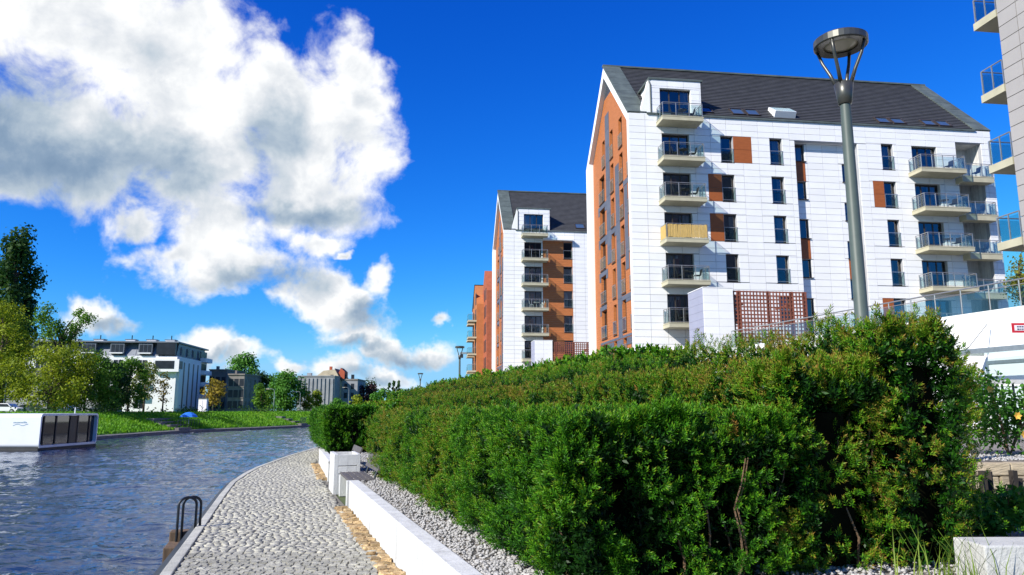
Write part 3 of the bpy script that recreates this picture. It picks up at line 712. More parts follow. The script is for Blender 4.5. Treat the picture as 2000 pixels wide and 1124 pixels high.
def gable_block(label, corner, variant):
    """white clad block with steep slate roof and orange gable; local x along the facade, local y into the block"""
    root = thing('apartment_building', label, 'building', (corner[0], corner[1], 0), R(7.5))
    LEN, DEP, EAVE, RID = 29.35, 13.6, 23.3, 30.15; mid = DEP / 2; rows = range(5)
    sill = lambda k: 19.80 - FH * k
    holes = []; wins = []; oranges = []
    for k in rows:
        F = FLOOR0 - FH * k; holes.append((2.5, 4.6, F + .05, F + 2.22)); wins.append((2.5, 4.6, F + .05, F + 2.22, 3, False))
    if variant == 1:
        for k in rows:
            z = sill(k); h = 2.06
            c2 = (7.03, 8.0); holes.append((*c2, z, z + h)); wins.append((*c2, z, z + h, 1, True))
            if k == 0: oranges.append((8.03, 9.45, z, z + h))
            if k in (1, 2): oranges.append((5.95, 7.0, z, z + h))
            holes.append((10.9, 11.9, z, z + h)); wins.append((10.9, 11.9, z, z + h, 1, True))
            holes.append((19.97, 20.95, z, z + h)); wins.append((19.97, 20.95, z, z + h, 1, True))
            if k in (1, 4): oranges.append((19.05, 19.94, z, z + h))
            F = FLOOR0 - .05 - FH * k
            holes.append((22.5, 24.6, F + .05, F + 2.25)); wins.append((22.5, 24.6, F + .05, F + 2.25, 3, False))
            holes.append((26.25, 28.45, F - .02, F + 2.7))
        holes.append((12.9, 18.0, ZB, 21.75))
    else:
        oranges.append((4.75, 8.45, ZB, 22.05))
        for k in rows:
            z = sill(k) + .05; holes.append((7.35, 8.4, z, z + 2.06)); wins.append((7.35, 8.4, z, z + 2.06, 1, True))
        for s_ in (11.0, 15.0, 20.0, 24.0):
            for k in rows: holes.append((s_, s_ + 1, sill(k), sill(k) + 2.06)); wins.append((s_, s_ + 1, sill(k), sill(k) + 2.06, 1, True))
    reg = (0.0, LEN, ZB, EAVE)
    backing(root, reg, holes, 0, .30, m_joint)
    if variant == 1: clad(root, reg, holes + oranges, 0)
    else: clad(root, (0, 10.6, ZB, EAVE), holes + oranges, 0); MB().box(10.6, LEN, -.045, -.01, ZB, EAVE).build('far_cladding', m_white, root)
    if variant == 1:
        for r in oranges:
            for k in range(2):
                zz = r[2] + (r[3] - r[2]) * k / 2; link('orange_panel', unit_mesh(m_orange), root, (r[0] + .01, -.045, zz + .01), None, (r[1] - r[0] - .02, .04, (r[3] - r[2]) / 2 - .02))
    else:
        for r in subtract(oranges, holes):
            mb = MB(); z = r[2]
            while z < r[3] - .02: mb.box(r[0], r[1], -.035, -.005, z + .012, min(r[3], z + .22)); z += .22
            mb.build('orange_boards', m_boards, root, kind='stuff')
        MB().box(4.75, 8.45, -.62, -.01, 22.07, 22.3).build('canopy_lip', m_white, root)
    for (a, b_, c, d, n, rl) in wins: window(root, a, b_, c, d, .24, rail=rl, sashes=n)
    MB().quad((.8, 2.2, ZB), (LEN - .4, 2.2, ZB), (LEN - .4, 2.2, EAVE), (.8, 2.2, EAVE)).build('inner_wall', m_room, root)
    for k in range(6):
        MB().box(.75, LEN - .3, .95, DEP - .4, FLOOR0 + FH - FH * k - .25, FLOOR0 + FH - FH * k - .05).build('floor_slab', m_room, root)
    # terracotta curtains behind the balcony doors
    for k in rows:
        for sx in ([3.4] if variant == 2 else [3.35, 23.2]):
            F = FLOOR0 - FH * k; MB().box(sx, sx + .28, .36, .40, F + .1, F + 1.9).build('curtain', m_redcurtain, root)
    # balconies
    for k in rows: balcony(root, 2.1, 5.2, 1.4, FLOOR0 - FH * k, bamboo=(variant == 1 and k == 2))
    if variant == 1:
        for k in rows:
            F = FLOOR0 - .05 - FH * k; balcony(root, 22.05, 25.75, 1.5, F, posts=4); balcony(root, 25.95, 28.6, .75, F - .28, th=.42, posts=3)
            # loggia: back wall with brown door and window
            mb = MB(); mb.quad((26.25, 1.5, F), (28.45, 1.5, F), (28.45, 1.5, F + 2.7), (26.25, 1.5, F + 2.7)); mb.quad((26.25, .3, F + 2.7), (28.45, .3, F + 2.7), (28.45, 1.5, F + 2.7), (26.25, 1.5, F + 2.7))
            mb.quad((26.25, .3, F), (26.25, 1.5, F), (26.25, 1.5, F + 2.7), (26.25, .3, F + 2.7)); mb.quad((28.45, .3, F), (28.45, .3, F + 2.7), (28.45, 1.5, F + 2.7), (28.45, 1.5, F)); mb.quad((26.25, .3, F - .02), (28.45, .3, F - .02), (28.45, 1.5, F - .02), (26.25, 1.5, F - .02))
            mb.build('loggia_wall', m_conc, root)
            d_ = MB().box(26.3, 27.35, 1.40, 1.49, F, F + 2.3).build('door', m_brown, root); MB().box(26.5, 27.1, 1.37, 1.395, F + .3, F + 2.1).build('pane', m_glass, d_)
        # recessed bay with stacked windows
        rz0, rz1 = ZB, 21.75; L_ = [(12.98, 13.88)]; lh = []
        strip_l = [(20.35, 21.7, 'w'), (18.76, 20.33, 'o'), (17.35, 18.74, 'w'), (14.33, 15.8, 'w'), (12.74, 14.31, 'o'), (11.34, 12.72, 'w'), (8.3, 9.78, 'w'), (6.7, 8.28, 'o')]
        strip_r = [(18.84, 20.29, 'w'), (15.8, 17.2, 'w'), (12.86, 14.2, 'w'), (11.3, 12.84, 'o'), (9.8, 11.28, 'w'), (6.8, 8.3, 'w')]
        hh = [(13.05, 13.95, a, b_) for a, b_, t in strip_l if t == 'w'] + [(16.95, 17.9, a, b_) for a, b_, t in strip_r if t == 'w']
        oo = [(13.05, 13.95, a, b_) for a, b_, t in strip_l if t == 'o'] + [(16.95, 17.9, a, b_) for a, b_, t in strip_r if t == 'o']
        backing(root, (12.9, 18.0, rz0, rz1), hh, .55, .25, m_joint, 'bay_wall'); clad(root, (12.9, 18.0, rz0, rz1), hh + oo, .55, limit=60, name='bay_panel')
        for h in hh: window(root, *h, .70, rail=False)
        for r in oo: link('orange_panel', unit_mesh(m_orange), root, (r[0] + .01, .49, r[2] + .01), None, (r[1] - r[0] - .02, .05, r[3] - r[2] - .02))
        rv = MB(); rv.quad((12.9, .3, rz0), (12.9, .55, rz0), (12.9, .55, rz1), (12.9, .3, rz1)); rv.quad((18, .3, rz0), (18, .3, rz1), (18, .55, rz1), (18, .55, rz0)); rv.quad((12.9, .3, rz1), (12.9, .55, rz1), (18, .55, rz1), (18, .3, rz1))
        rv.build('bay_reveal', m_white, root)
    # gable wall: boards with openings, grey panels, white frame
    inn = lambda z: (.45, 12.5) if z < EAVE - .9 else (max(.45, (z - EAVE + .9) * mid / (RID - EAVE)), min(12.5, DEP - (z - EAVE + .9) * mid / (RID - EAVE)))
    gh = []
    gz = [(21.95 + 0 - FH * k * .965, 24.35 - FH * k * .965) for k in range(7)]
    gz = [(21.95 - 2.9 * k, 24.35 - 2.9 * k) for k in range(7)]
    for k, (a, b_) in enumerate(gz):
        if a < ZB: a = ZB + .1
        if k > 0: gh.append((.9, 1.8, a, b_))
        gh.append((3.1, 4.05, a, b_)); gh.append((5.8, 6.7, a, b_)); gh.append((8.35, 9.2, a, b_) if k == 0 else (8.7, 10.4, a, b_))
    bd = MB(); z = ZB
    while z < RID - 2.6:
        zt = z + .20; a, b_ = inn(zt)
        if b_ - a > .3:
            for r in subtract([(a, b_, z + .012, zt)], gh): bd.box(.40, .70, r[0], r[1], r[2], r[3])
        z = zt
    bd.build('orange_boards', m_boards, root, kind='stuff')
    gp_ = [(6.85, 8.1, 13.4, 26.3), (4.2, 5.3, 7.0, 20.9), (8.1, 10.9, 18.15, 18.95), (8.1, 10.9, 15.25, 16.05), (8.1, 10.9, 12.35, 13.15), (8.7, 10.9, 9.45, 10.25), (.8, 4.2, 9.6, 10.2), (1.8, 10.9, 6.4, 7.2),
           (.8, 3.1, 18.5, 19.0), (2.0, 2.9, 12.0, 18.5), (5.3, 6.85, 15.3, 16.1)]
    done = []
    for g_ in gp_:
        for r in subtract([g_], gh + done):
            if r[1] - r[0] > .08 and r[3] - r[2] > .08:
                n = max(1, round((r[3] - r[2]) / 1.5))
                for k in range(n):
                    za, zb = r[2] + (r[3] - r[2]) * k / n, r[2] + (r[3] - r[2]) * (k + 1) / n
                    link('grey_panel', unit_mesh(m_greyp), root, (.372, r[0] + .01, za + .01), None, (.026, r[1] - r[0] - .02, zb - za - .02))
        done.append(g_)
    for h in gh: window(root, *h, .62, ori='g', rail=True)
    MB().quad((2.0, .4, ZB), (2.0, .4, EAVE), (2.0, DEP - .4, EAVE), (2.0, DEP - .4, ZB)).build('inner_wall', m_room, root)
    fw = MB(); fw.box(0, .5, .004, .45, ZB, EAVE - .4); fw.box(0, .5, 12.5, DEP, ZB, EAVE - .4)
    t = .95; dz = (RID - EAVE) / mid
    for sgn in (0, 1):
        Yv = (lambda y: y) if sgn == 0 else (lambda y: DEP - y)
        wd = .45 if sgn == 0 else 1.1
        pts = [(0, Yv(0.004), EAVE - .4), (0, Yv(wd), EAVE - .4), (0, Yv(wd), EAVE - t + wd * dz + .1), (0, mid, RID - t), (0, mid, RID), (0, Yv(0.004), EAVE)]
        fw.prism(pts if sgn == 0 else pts[::-1], (.5, 0, 0))
    fw.build('gable_frame', m_white, root)
    lv = MB(); z = RID - 3.0
    while z < RID - 1.05:
        a, b_ = inn(z + .1); lv.box(.44, .50, a, b_, z, z + .07); z += .13
    lv.build('gable_louvre', m_greyp, root)
    ap = MB(); a, b_ = inn(RID - 3.0); ap.prism([(.55, a, RID - 3.0), (.55, b_, RID - 3.0), (.55, mid, RID - .9)], (.05, 0, 0)); ap.build('louvre_backing', m_frame, root)
    # roof: overlapping slate courses between two sheet-metal verges
    ang = math.atan2(RID - EAVE, mid); SL = math.hypot(RID - EAVE, mid); ny, nz = -math.sin(ang), math.cos(ang)
    P_ = lambda up, off, x: (x, up * math.cos(ang) + ny * off, EAVE + up * math.sin(ang) + nz * off)
    rf = MB(); n = 30
    for i in range(n):
        u0, u1 = SL * i / n - .03, SL * (i + 1) / n
        rf.quad(P_(u0, .085, 1.4), P_(u0, .085, LEN - 1.3), P_(u1, .03, LEN - 1.3), P_(u1, .03, 1.4)); rf.quad(P_(u0, .0, 1.4), P_(u0, 0, LEN - 1.3), P_(u0, .085, LEN - 1.3), P_(u0, .085, 1.4))
    rf.quad((0, mid, RID), (LEN, mid, RID), (LEN, DEP + .1, EAVE - .05), (0, DEP + .1, EAVE - .05))
    rf.build('roof', m_slate, root)
    for x0, x1 in ((-.06, 1.4), (LEN - 1.3, LEN + .06)):
        k = 7
        for i in range(k):
            u0, u1 = SL * i / k, SL * (i + 1) / k - .03; a, b_, c, d = P_(u0, .14, x0), P_(u0, .14, x1), P_(u1, .14, x1), P_(u1, .14, x0)
            MB().prism([a, b_, c, d], (0, -ny * .15, -nz * .15)).build('verge_sheet', m_verge, root)
    MB().box(-.06, LEN + .06, mid - .18, mid + .18, RID + .02, RID + .16).build('ridge_cap', m_verge, root)
    MB().box(1.4, LEN - 1.3, -.16, -.02, EAVE - .06, EAVE + .06).build('gutter', m_verge, root)
    bw = MB(); bw.quad((LEN, 0, ZB), (LEN, DEP, ZB), (LEN, DEP, EAVE), (LEN, 0, EAVE)); bw.poly([(LEN, 0, EAVE), (LEN, DEP, EAVE), (LEN, mid, RID)]); bw.quad((0, DEP, ZB), (0, DEP, EAVE), (LEN, DEP, EAVE), (LEN, DEP, ZB)); bw.build('back_wall', m_white, root)
    # dormer with its own balcony
    dz0, dz1 = EAVE - .02, 26.0; dd = (dz1 - EAVE) / math.tan(ang) + .3
    dh = (2.45, 4.85, 22.95, 25.35)
    backing(root, (1.8, 5.65, dz0, dz1), [dh], -.02, .3, m_white, 'dormer_front'); window(root, dh[0], dh[1], dh[2] + .0, dh[3], .2, rail=False, sashes=3, name='dormer_window')
    clad(root, (1.8, 5.65, EAVE, dz1), [dh], -.022, limit=40, name='dormer_panel')
    db = MB(); db.quad((1.8, -.02, dz0), (1.8, -.02, dz1), (1.8, dd, dz1), (1.8, dd, dz0)); db.build('dormer_side', m_white, root); db = MB(); db.quad((5.65, -.02, dz0), (5.65, dd, dz0), (5.65, dd, dz1), (5.65, -.02, dz1))
    db.build('dormer_side', m_white, root); db = MB(); db.prism([(.9, -.03, EAVE - .02), (1.79, -.03, EAVE - .02), (1.79, -.03, dz1), (1.62, -.03, dz1)], (0, .5, 0)); db.build('dormer_cheek', m_white, root)
    MB().box(1.6, 5.8, -.14, dd + .2, dz1, dz1 + .14).build('dormer_roof', m_verge, root)
    MB().quad((1.9, 1.2, EAVE), (5.6, 1.2, EAVE), (5.6, 1.2, dz1), (1.9, 1.2, dz1)).build('inner_wall', m_room, root)
    balcony(root, 2.1, 5.2, 1.4, 22.62)
    MB().tube([(1.72, -.1, EAVE), (1.72, -.1, 25.6), (1.62, -.02, 25.95)], .05, 6).build('downpipe', m_verge, root)
    if variant == 1:
        for s_, up, w, l in ((8.3, .55, 1.05, 1.1), (9.5, .55, 1.05, 1.1), (20.2, .45, 1.1, 1.0), (21.45, .45, 1.1, 1.0), (24.1, .45, 1.1, 1.0), (25.35, .45, 1.1, 1.0), (5.9, .6, .9, 1.0)): skylight(root, s_, up, w, l, ang, 0, EAVE)
        hb = MB(); hb.box(0, 1.7, 0, 1.3, .02, .55); o = hb.build('roof_hatch', m_white, root, (11.6, .5 * math.cos(ang), EAVE + .5 * math.sin(ang)), (ang * .75, 0, 0)); MB().box(.1, 1.6, .08, 1.22, .55, .60).build('pane', m_bglass, o)
    else: skylight(root, 9.0, .7, 1.2, 1.1, ang, 0, EAVE)
    return root
B1 = (8.578, 52.0); B2 = (-.98, 88.0)
gable_block('nearest white apartment block with slate roof, orange gable and a column of balconies', B1, 1)
gable_block('second white apartment block with orange boarding beside its balconies, partly behind the nearest one', B2, 2)

# brick red block farther along the quay
m_red = pm('red_brick_wall', (.36, .095, .04), .8, .18, 1.5, .2, 10)
m_red2 = pm('orange_render', (.42, .15, .05), .8, .1, 1.5)
b3 = thing('apartment_building', 'narrow orange red apartment block with stacked balconies, farthest along the right bank', 'building', (-4.3, 126, 0), R(7.5))
MB().prism([(0, 0, 0), (0, 9, 0), (0, 9, 22), (0, 4.5, 26.2), (0, 0, 22)], (20, 0, 0)).build('wall', m_red, b3)
MB().prism([(-1.2, 6, 0), (-1.2, 16, 0), (-1.2, 16, 20.5), (-1.2, 11, 24.6), (-1.2, 6, 20.5)], (8, 0, 0)).build('wing', m_red2, b3)
MB().prism([(-1.3, 10.9, 24.75), (-1.3, 11.1, 24.75), (-1.3, 16.3, 20.4), (-1.3, 16, 20.3)], (8.2, 0, 0)).build('roof_edge', m_slate, b3)
for k in range(6):
    z = 5.6 + 3.0 * k
    for yy in (1.2, 3.6): MB().box(-.06, -.005, yy, yy + 1.0, z, z + 2.0).build('window', m_frame, b3)
    for yy in (7.4, 12.4): MB().box(-1.26, -1.205, yy, yy + 1.6, z, z + 2.1).build('window', m_frame, b3)
    if k < 5:
        sl = MB().box(-2.7, -1.2, 6.6, 9.6, z - .3, z).build('balcony', m_slab, b3); MB().box(-2.68, -2.62, 6.65, 9.55, z, z + 1.0).box(-2.6, -1.25, 6.6, 6.66, z, z + 1.0).build('glass_panel', m_bglass, sl)
        MB().tube([(-1.3, 6.62, z + 1.05), (-2.66, 6.62, z + 1.05), (-2.66, 9.55, z + 1.05)], .03, 5).build('handrail', m_metal, sl)
        sl = MB().box(-2.4, -1.2, 12.0, 15.2, z - .3, z).build('balcony', m_slab, b3); MB().box(-2.38, -2.33, 12.05, 15.1, z, z + 1.0).build('glass_panel', m_bglass, sl)
jb = thing('crane_jib', 'grey crane jib reaching out beside the farthest block', 'crane', (-8.6, 140, 0))
a_ = at(905, 690, 140)
MB().box(-.25, .25, -.25, .25, 0, a_.z + 1).build('mast', m_metal, jb, (2.2, 0, 0)); MB().box(-1.2, 2.6, -.2, .2, a_.z - .2, a_.z + .15).build('arm', m_metal, jb); MB().box(-1.1, -.6, -.22, .22, a_.z - .9, a_.z - .22).build('hook_block', m_steel_dark, jb)

# near block cut by the right edge of the picture
m_beige = pm('beige_cladding', (.34, .32, .305), .6, .04, 1, .08, 18, rnd=.04)
b0 = thing('apartment_building', 'beige clad building with glass balconies at the right edge of the picture', 'building', (20.12, 28.6, 0), R(7.5))
MB().prism([(0.06, -13, 0), (.06, -.05, 0), (.06, -.05, 30), (.06, -13, 30)], (14, 0, 0)).build('wall', m_joint, b0)
clad(b0, (-13, -.05, ZB, 29), [], .055, cw=2.4, rh=.62, mat=m_beige, limit=300, ori='g', gap=.03)
for zs in (37, 182, 324, 480):
    zz = zat(zs, 28.8) - .0
    sl = MB().box(.0, 3.4, 0, 1.25, 0, .32).build('balcony', m_slab, b0, (0, 0, zz))
    MB().tube([(.06, .05, 1.38), (.06, 1.18, 1.38), (3.3, 1.18, 1.38)], .03, 6).box(.04, .08, 1.14, 1.20, .32, 1.38).box(.04, .08, .58, .62, .32, 1.38).box(1.6, 1.64, 1.16, 1.20, .32, 1.38).box(.04, .08, .02, .06, .32, 1.38).build('handrail', m_metal, sl)
    for a in ((.08, .56), (.64, 1.12)): MB().box(.055, .065, a[0], a[1], .40, 1.28).build('glass_panel', m_bglass, sl)
    MB().box(.12, 1.58, 1.175, 1.185, .40, 1.28).build('glass_panel', m_bglass, sl)
    MB().box(1.0, 2.6, -.045, -.005, .36, 2.5).build('door', m_brown, sl)

# ================================================================== PODIUM, RAILING, BOX, TRELLIS
m_pod = pm('podium_render', (.77, .77, .76), .7, .04, 1.2, .1, 12)
PE = [(22.0, 14.7), (18.5, 26.8), (13.3, 44.8)]
pod = thing('podium', 'white podium wall below the glass railing at the right', 'wall', (18.5, 26.8, 0)); o_ = Vector((18.5, 26.8, 0))
edge = PE + [(6.5, 45.5), (5.5, 58), (-4.5, 92), (-14, 128)]
pw = MB()
for (x0, y0), (x1, y1) in zip(edge, edge[1:]): pw.quad((x0 - o_.x, y0 - o_.y, -.1), (x1 - o_.x, y1 - o_.y, -.1), (x1 - o_.x, y1 - o_.y, ZB), (x0 - o_.x, y0 - o_.y, ZB))
pw.build('wall', m_pod, pod)
pt = MB()
for (x0, y0), (x1, y1) in zip(edge, edge[1:]):
    if y1 > y0: pt.quad((x0 - o_.x, y0 - o_.y, ZB), (120, y0 - o_.y, ZB), (120, y1 - o_.y, ZB), (x1 - o_.x, y1 - o_.y, ZB))
pt.quad((13.3 - o_.x, 44.8 - o_.y, ZB), (120, 44.8 - o_.y, ZB), (120, 45.5 - o_.y, ZB), (6.5 - o_.x, 45.5 - o_.y, ZB)); pt.build('terrace', pm('terrace_paving', (.20, .19, .18), .85, .15, 1.5), pod)
rl = thing('terrace_railing', 'long glass and steel railing along the podium edge, sloping across the right side', 'railing', (18.5, 26.8, ZB))
A_, B_ = Vector((22.0 - 18.5, 14.7 - 26.8, 0)), Vector((13.3 - 18.5, 44.8 - 26.8, 0)); Lr = (B_ - A_).length; dr = (B_ - A_).normalized(); n = int(Lr / 1.25)
hr = MB(); hr.tube([A_ + Vector((0, 0, .98)), B_ + Vector((0, 0, .98))], .03, 8); hr.tube([A_ + Vector((0, 0, .80)), B_ + Vector((0, 0, .80))], .016, 6); hr.tube([B_ + Vector((0, 0, .98)), B_ + Vector((0, 0, 0))], .03, 6); hr.build('handrail', m_metal, rl)
for k in range(n):
    p0, p1 = A_ + dr * Lr * k / n, A_ + dr * Lr * (k + 1) / n
    MB().tube([p0, p0 + Vector((0, 0, .97))], .024, 6).build('post', m_metal, rl)
    nn = Vector((-dr.y, dr.x, 0)) * .012; a, b_ = p0 + dr * .05, p1 - dr * .05
    MB().prism([a, b_, b_ + Vector((0, 0, .76)), a + Vector((0, 0, .76))], nn).build('glass_panel', m_bglass, rl)
m_trellis = pm('red_brown_trellis', (.20, .065, .04), .7, .2, 3, rnd=.12)
def vent_and_trellis(C, yoff, sc, who):
    """white clad box and timber trellis in front of a block; C = block corner"""
    a = R(7.5); ca, sa = math.cos(a), math.sin(a)
    loc = lambda s_, t_: (C[0] + s_ * ca - t_ * sa, C[1] + s_ * sa + t_ * ca)
    b_ = thing('vent_box', 'white clad box, left side coloured as if in shade, in front of ' + who, 'box', (*loc(2.75, yoff), ZB), a)
    MB().box(.06, 2.0, .06, 2.6, 0, 3.84).build('core', m_joint, b_)
    for i in range(8): MB().box(0, .055, .06, 2.6, .49 * i + .01, .49 * (i + 1)).build('side_panel', m_shadeside, b_)
    for i in range(8):
        for j in range(2): MB().box(.0 + j, .985 + j, 0, .055, .49 * i + .01, .49 * (i + 1)).build('front_panel', m_white, b_)
    MB().box(-.02, 2.02, -.02, 2.62, 3.93, 3.98).build('cap', m_white, b_)
    t = thing('trellis', 'red brown timber trellis screen in front of ' + who, 'trellis', (*loc(4.80, yoff + .1), ZB), a)
    Wt, Ht = 4.9, 3.8
    for k in range(23): link('upright_slat', cached('ts', lambda: MB().box(-.045, .045, 0, .025, 0, 3.8).mesh('upright_slat', m_trellis)), t, (.03 + Wt * k / 22, 0, 0))
    for k in range(16): link('cross_slat', cached('tc', lambda: MB().box(0, 4.96, .027, .05, -.045, .045).mesh('cross_slat', m_trellis)), t, (0, 0, .05 + (Ht - .1) * k / 15))
    for x in (.35, 2.3, 3.95, 4.75): MB().box(x, x + .14, .06, .2, 0, Ht + .02).build('post', m_trellis, t)
    for x in (.6, 3.9): MB().box(x, x + .12, .2, 2.2, Ht - .9, Ht - .75).build('beam', m_trellis, t)
vent_and_trellis(B1, -6.0, 1, 'the nearest block'); vent_and_trellis(B2, -6.0, 1, 'the second block')

# balcony furniture
m_furn = pm('black_metal_furniture', (.03, .03, .03), .5, .2, 5, metal=.3)
m_furnw = pm('white_plastic_furniture', (.65, .65, .63), .5, .1, 5)
def chair(root_loc, rz, mat, label, group='balcony chairs'):
    r = thing('balcony_chair', label, 'chair', root_loc, rz, group)
    MB().box(-.22, .22, -.22, .22, .42, .45).build('seat', mat, r); MB().prism([(-.22, .20, .46), (.22, .20, .46), (.22, .30, .9), (-.22, .30, .9)], (0, .025, 0)).build('backrest', mat, r)
    for x in (-.2, .2):
        for y in (-.2, .2): MB().tube([(x, y, 0), (x, y, .42)], .016, 5).build('leg', mat, r)
def table(root_loc, mat, label, group='balcony tables'):
    r = thing('balcony_table', label, 'table', root_loc, 0, group)
    MB().lathe([(.0, .70), (.36, .70), (.36, .73), (.0, .73)], 14).build('top', mat, r); MB().tube([(0, 0, .02), (0, 0, .70)], .025, 6).build('post', mat, r); MB().lathe([(.0, 0), (.22, 0), (.20, .03), (0, .03)], 12).build('foot', mat, r)
def bal(C, s_, t_, z): a = R(7.5); return (C[0] + s_ * math.cos(a) - t_ * math.sin(a), C[1] + s_ * math.sin(a) + t_ * math.cos(a), z + .022)
FLO = ['dormer', 'top full', 'second', 'third', 'fourth', 'fifth']
def fl(k): return 22.62 if k < 0 else FLOOR0 - FH * k
for C, who, ks in ((B1, 'left balcony column of the nearest block', (-1, 0, 1, 3, 4)), (B2, 'second block', (-1, 0, 1, 2, 3))):
    for k in ks:
        z = fl(k); mt = m_furnw if (k == 2 and C is B2) else m_furn; lv_ = FLO[k + 1] + ' floor balcony, ' + who
        chair(bal(C, 3.25, -.8, z), 1.4, mt, 'left-hand balcony chair, ' + lv_); table(bal(C, 3.85, -.8, z), mt, 'small round balcony table, ' + lv_); chair(bal(C, 4.5, -.8, z), -1.5, mt, 'right-hand balcony chair, ' + lv_)
for k in (0, 1, 2):
    z = FLOOR0 - .05 - FH * k; lv_ = ('top', 'second', 'third')[k] + ' wide balcony right of the lamp'
    chair(bal(B1, 24.9, -.8, z), -1.2, m_furn, 'dark balcony chair, ' + lv_)
    if k: table(bal(B1, 24.2, -.8, z), m_furn, 'small round balcony table, ' + lv_)
    chair(bal(B1, 27.5, -.35, z - .28), -1.4, m_furn, 'dark balcony chair in the loggia next to the ' + lv_)

# ================================================================== STREET LAMPS
m_lampgreen = pm('green_grey_lamp_paint', (.075, .098, .085), .5, .1, 5)
m_lamphead = pm('lamp_head_metal', (.085, .085, .075), .35, .15, 6, metal=.5)
m_lampglass = pm('frosted_lamp_glass', (.50, .47, .36), .3, .1, 4, spec=.6)
def park_lamp(x, y, z0, top, label, rz=0.3):
    r = thing('park_lamp', label, 'street lamp', (x, y, z0), rz, 'park lamps'); h = top - z0
    MB().lathe([(0, 0), (.13, 0), (.13, .5), (.085, .56), (.064, h - 1.08), (.058, h - .82)], 18).build('pole', m_lampgreen, r, smooth=True)
    MB().lathe([(.058, h - .83), (.078, h - .82), (.115, h - .56), (.105, h - .555), (.0, h - .56)], 18).build('socket', m_lamphead, r, smooth=True)
    for k in range(4):
        a = k * math.pi / 2 + .5; pts = [(math.cos(a) * q_, math.sin(a) * q_, h + z_) for q_, z_ in ((.085, -.58), (.15, -.40), (.235, -.22), (.285, -.06))]
        MB().tube(pts, [.026, .022, .02, .02], 6).build('arm', m_lamphead, r, smooth=True)
    MB().lathe([(.20, h - .06), (.30, h - .075), (.315, h - .06), (.315, h + .02), (.27, h + .05), (0, h + .065)], 32).build('lamp_head', m_lamphead, r, smooth=False)
    MB().lathe([(0, h - .045), (.12, h - .05), (.225, h - .045), (.225, h - .03), (0, h - .03)], 28).build('diffuser', m_lampglass, r, smooth=True)
    return r
d = at(1683, 620, 8.6); park_lamp(d.x, d.y, .40, zat(82, 8.6), 'tall green grey park lamp rising behind the hedge at the right')
d = at(898, 690, 50); park_lamp(d.x, 50, .0, zat(678, 50), 'dark park lamp standing left of the second block')
d = at(821, 740, 84); park_lamp(d.x, 84, .0, zat(730, 84), 'most distant park lamp above the far end of the hedge')
def street_lamp(px, py, Y, label):
    d = at(px, 803, Y); zt = zat(py, Y); r = thing('street_lamp', label, 'street lamp', (d.x, Y, 1.15), 0, 'street lamps on the far bank'); h = zt - 1.15
    MB().tube([(0, 0, 0), (0, 0, h * .9)], [.09, .06], 8).build('pole', m_metal, r)
    MB().tube([(0, 0, h * .9), (-.1, 0, h * .96), (-.5, 0, h), (-1.1, 0, h)], .05, 6).build('arm', m_metal, r); MB().box(-1.8, -1.1, -.14, .14, h - .08, h + .06).build('lamp_head', m_lampglass, r)
street_lamp(534, 760, 165, 'curved street lamp between the far bank trees'); street_lamp(680, 757, 210, 'pale street lamp in front of the sandy gable house'); street_lamp(585, 765, 175, 'street lamp at the left edge of the grey slab building'); street_lamp(6, 716, 112, 'curved street lamp at the left edge of the picture')

# ================================================================== LADDER RAIL AND FENDER
m_wood = pm('wet_timber', (.13, .085, .05), .85, .35, 5, .5, 25, stretch=(1, 1, .3))
g1, g2 = ground(345, 1045, -.05), ground(381, 1034, 0)
lad = thing('ladder_rail', 'black looped steel ladder rail at the edge of the quay', 'ladder', (g2.x, g2.y, 0)); dv = Vector((g1.x - g2.x, g1.y - g2.y, 0)); wdt = dv.length; dn = dv.normalized()
pts = [dn * 0 + Vector((0, 0, -.0)), Vector((0, 0, .2)), Vector((0, 0, .33))] + [dn * (wdt / 2 - wdt / 2 * math.cos(t)) + Vector((0, 0, .33 + .10 * math.sin(t))) for t in [math.pi * k / 8 for k in range(1, 8)]] + [dn * wdt + Vector((0, 0, .33)), dn * wdt + Vector((0, 0, .1)), dn * wdt + Vector((0, 0, -1.8))]
MB().tube(pts, .018, 8).build('rail_loop', m_steel_dark, lad, smooth=True)
pa = Vector((.035, .065, 0)); MB().tube([p + pa for p in pts], .018, 8).build('rail_loop', m_steel_dark, lad, smooth=True)
for z in (-.3, -.6, -.9, -1.2): MB().tube([dn * wdt + Vector((0, 0, z)), dn * wdt + pa + Vector((0, 0, z))], .016, 6).build('rung', m_steel_dark, lad)
fe = thing('timber_fender', 'weathered timber fender block below the ladder rail', 'fender', (g1.x, g1.y, 0)); an = .3
MB().box(-.10, .10, -.45, .06, -1.7, -.14).build('post', m_wood, fe, rot=(0, 0, an), bevel=.015); MB().box(-.10, .16, .075, .30, -1.7, -.02).build('post', m_wood, fe, rot=(0, 0, an), bevel=.015)

# ================================================================== RIGHT EDGE: block, sandstone wall, shrubs, sign, fence, door
cb_ = thing('concrete_block', 'pale concrete seat block at the lower right corner', 'block', (3.06, 5.02, .40), .02)
bm_ = MB().box(0, 1.3, 0, .34, 0, .335).build('block', m_conc_grey, cb_, bevel=.012); MB().box(1.312, 2.6, 0, .34, 0, .335).build('block', m_conc_grey, cb_, bevel=.012)
m_sand = pm('sandstone', (.40, .33, .22), .9, .35, 2.5, .8, 12, stretch=(1, 1, 5), rnd=.18)
sw = thing('sandstone_wall', 'low wall of rough sandstone blocks behind the hedge end', 'wall', (5.55, 10.1, .40)); rg = random.Random(4)
for c_ in range(3):
    x = -rg.random() * .3
    while x < 8:
        L = rg.uniform(.6, 1.3); MB().box(0, L - .012, rg.uniform(-.05, .03), .2, 0, .165).build('stone_block', m_sand, sw, (x, 0, .175 * c_), (rg.uniform(-.02, .02), 0, rg.uniform(-.01, .01)), bevel=.02); x += L
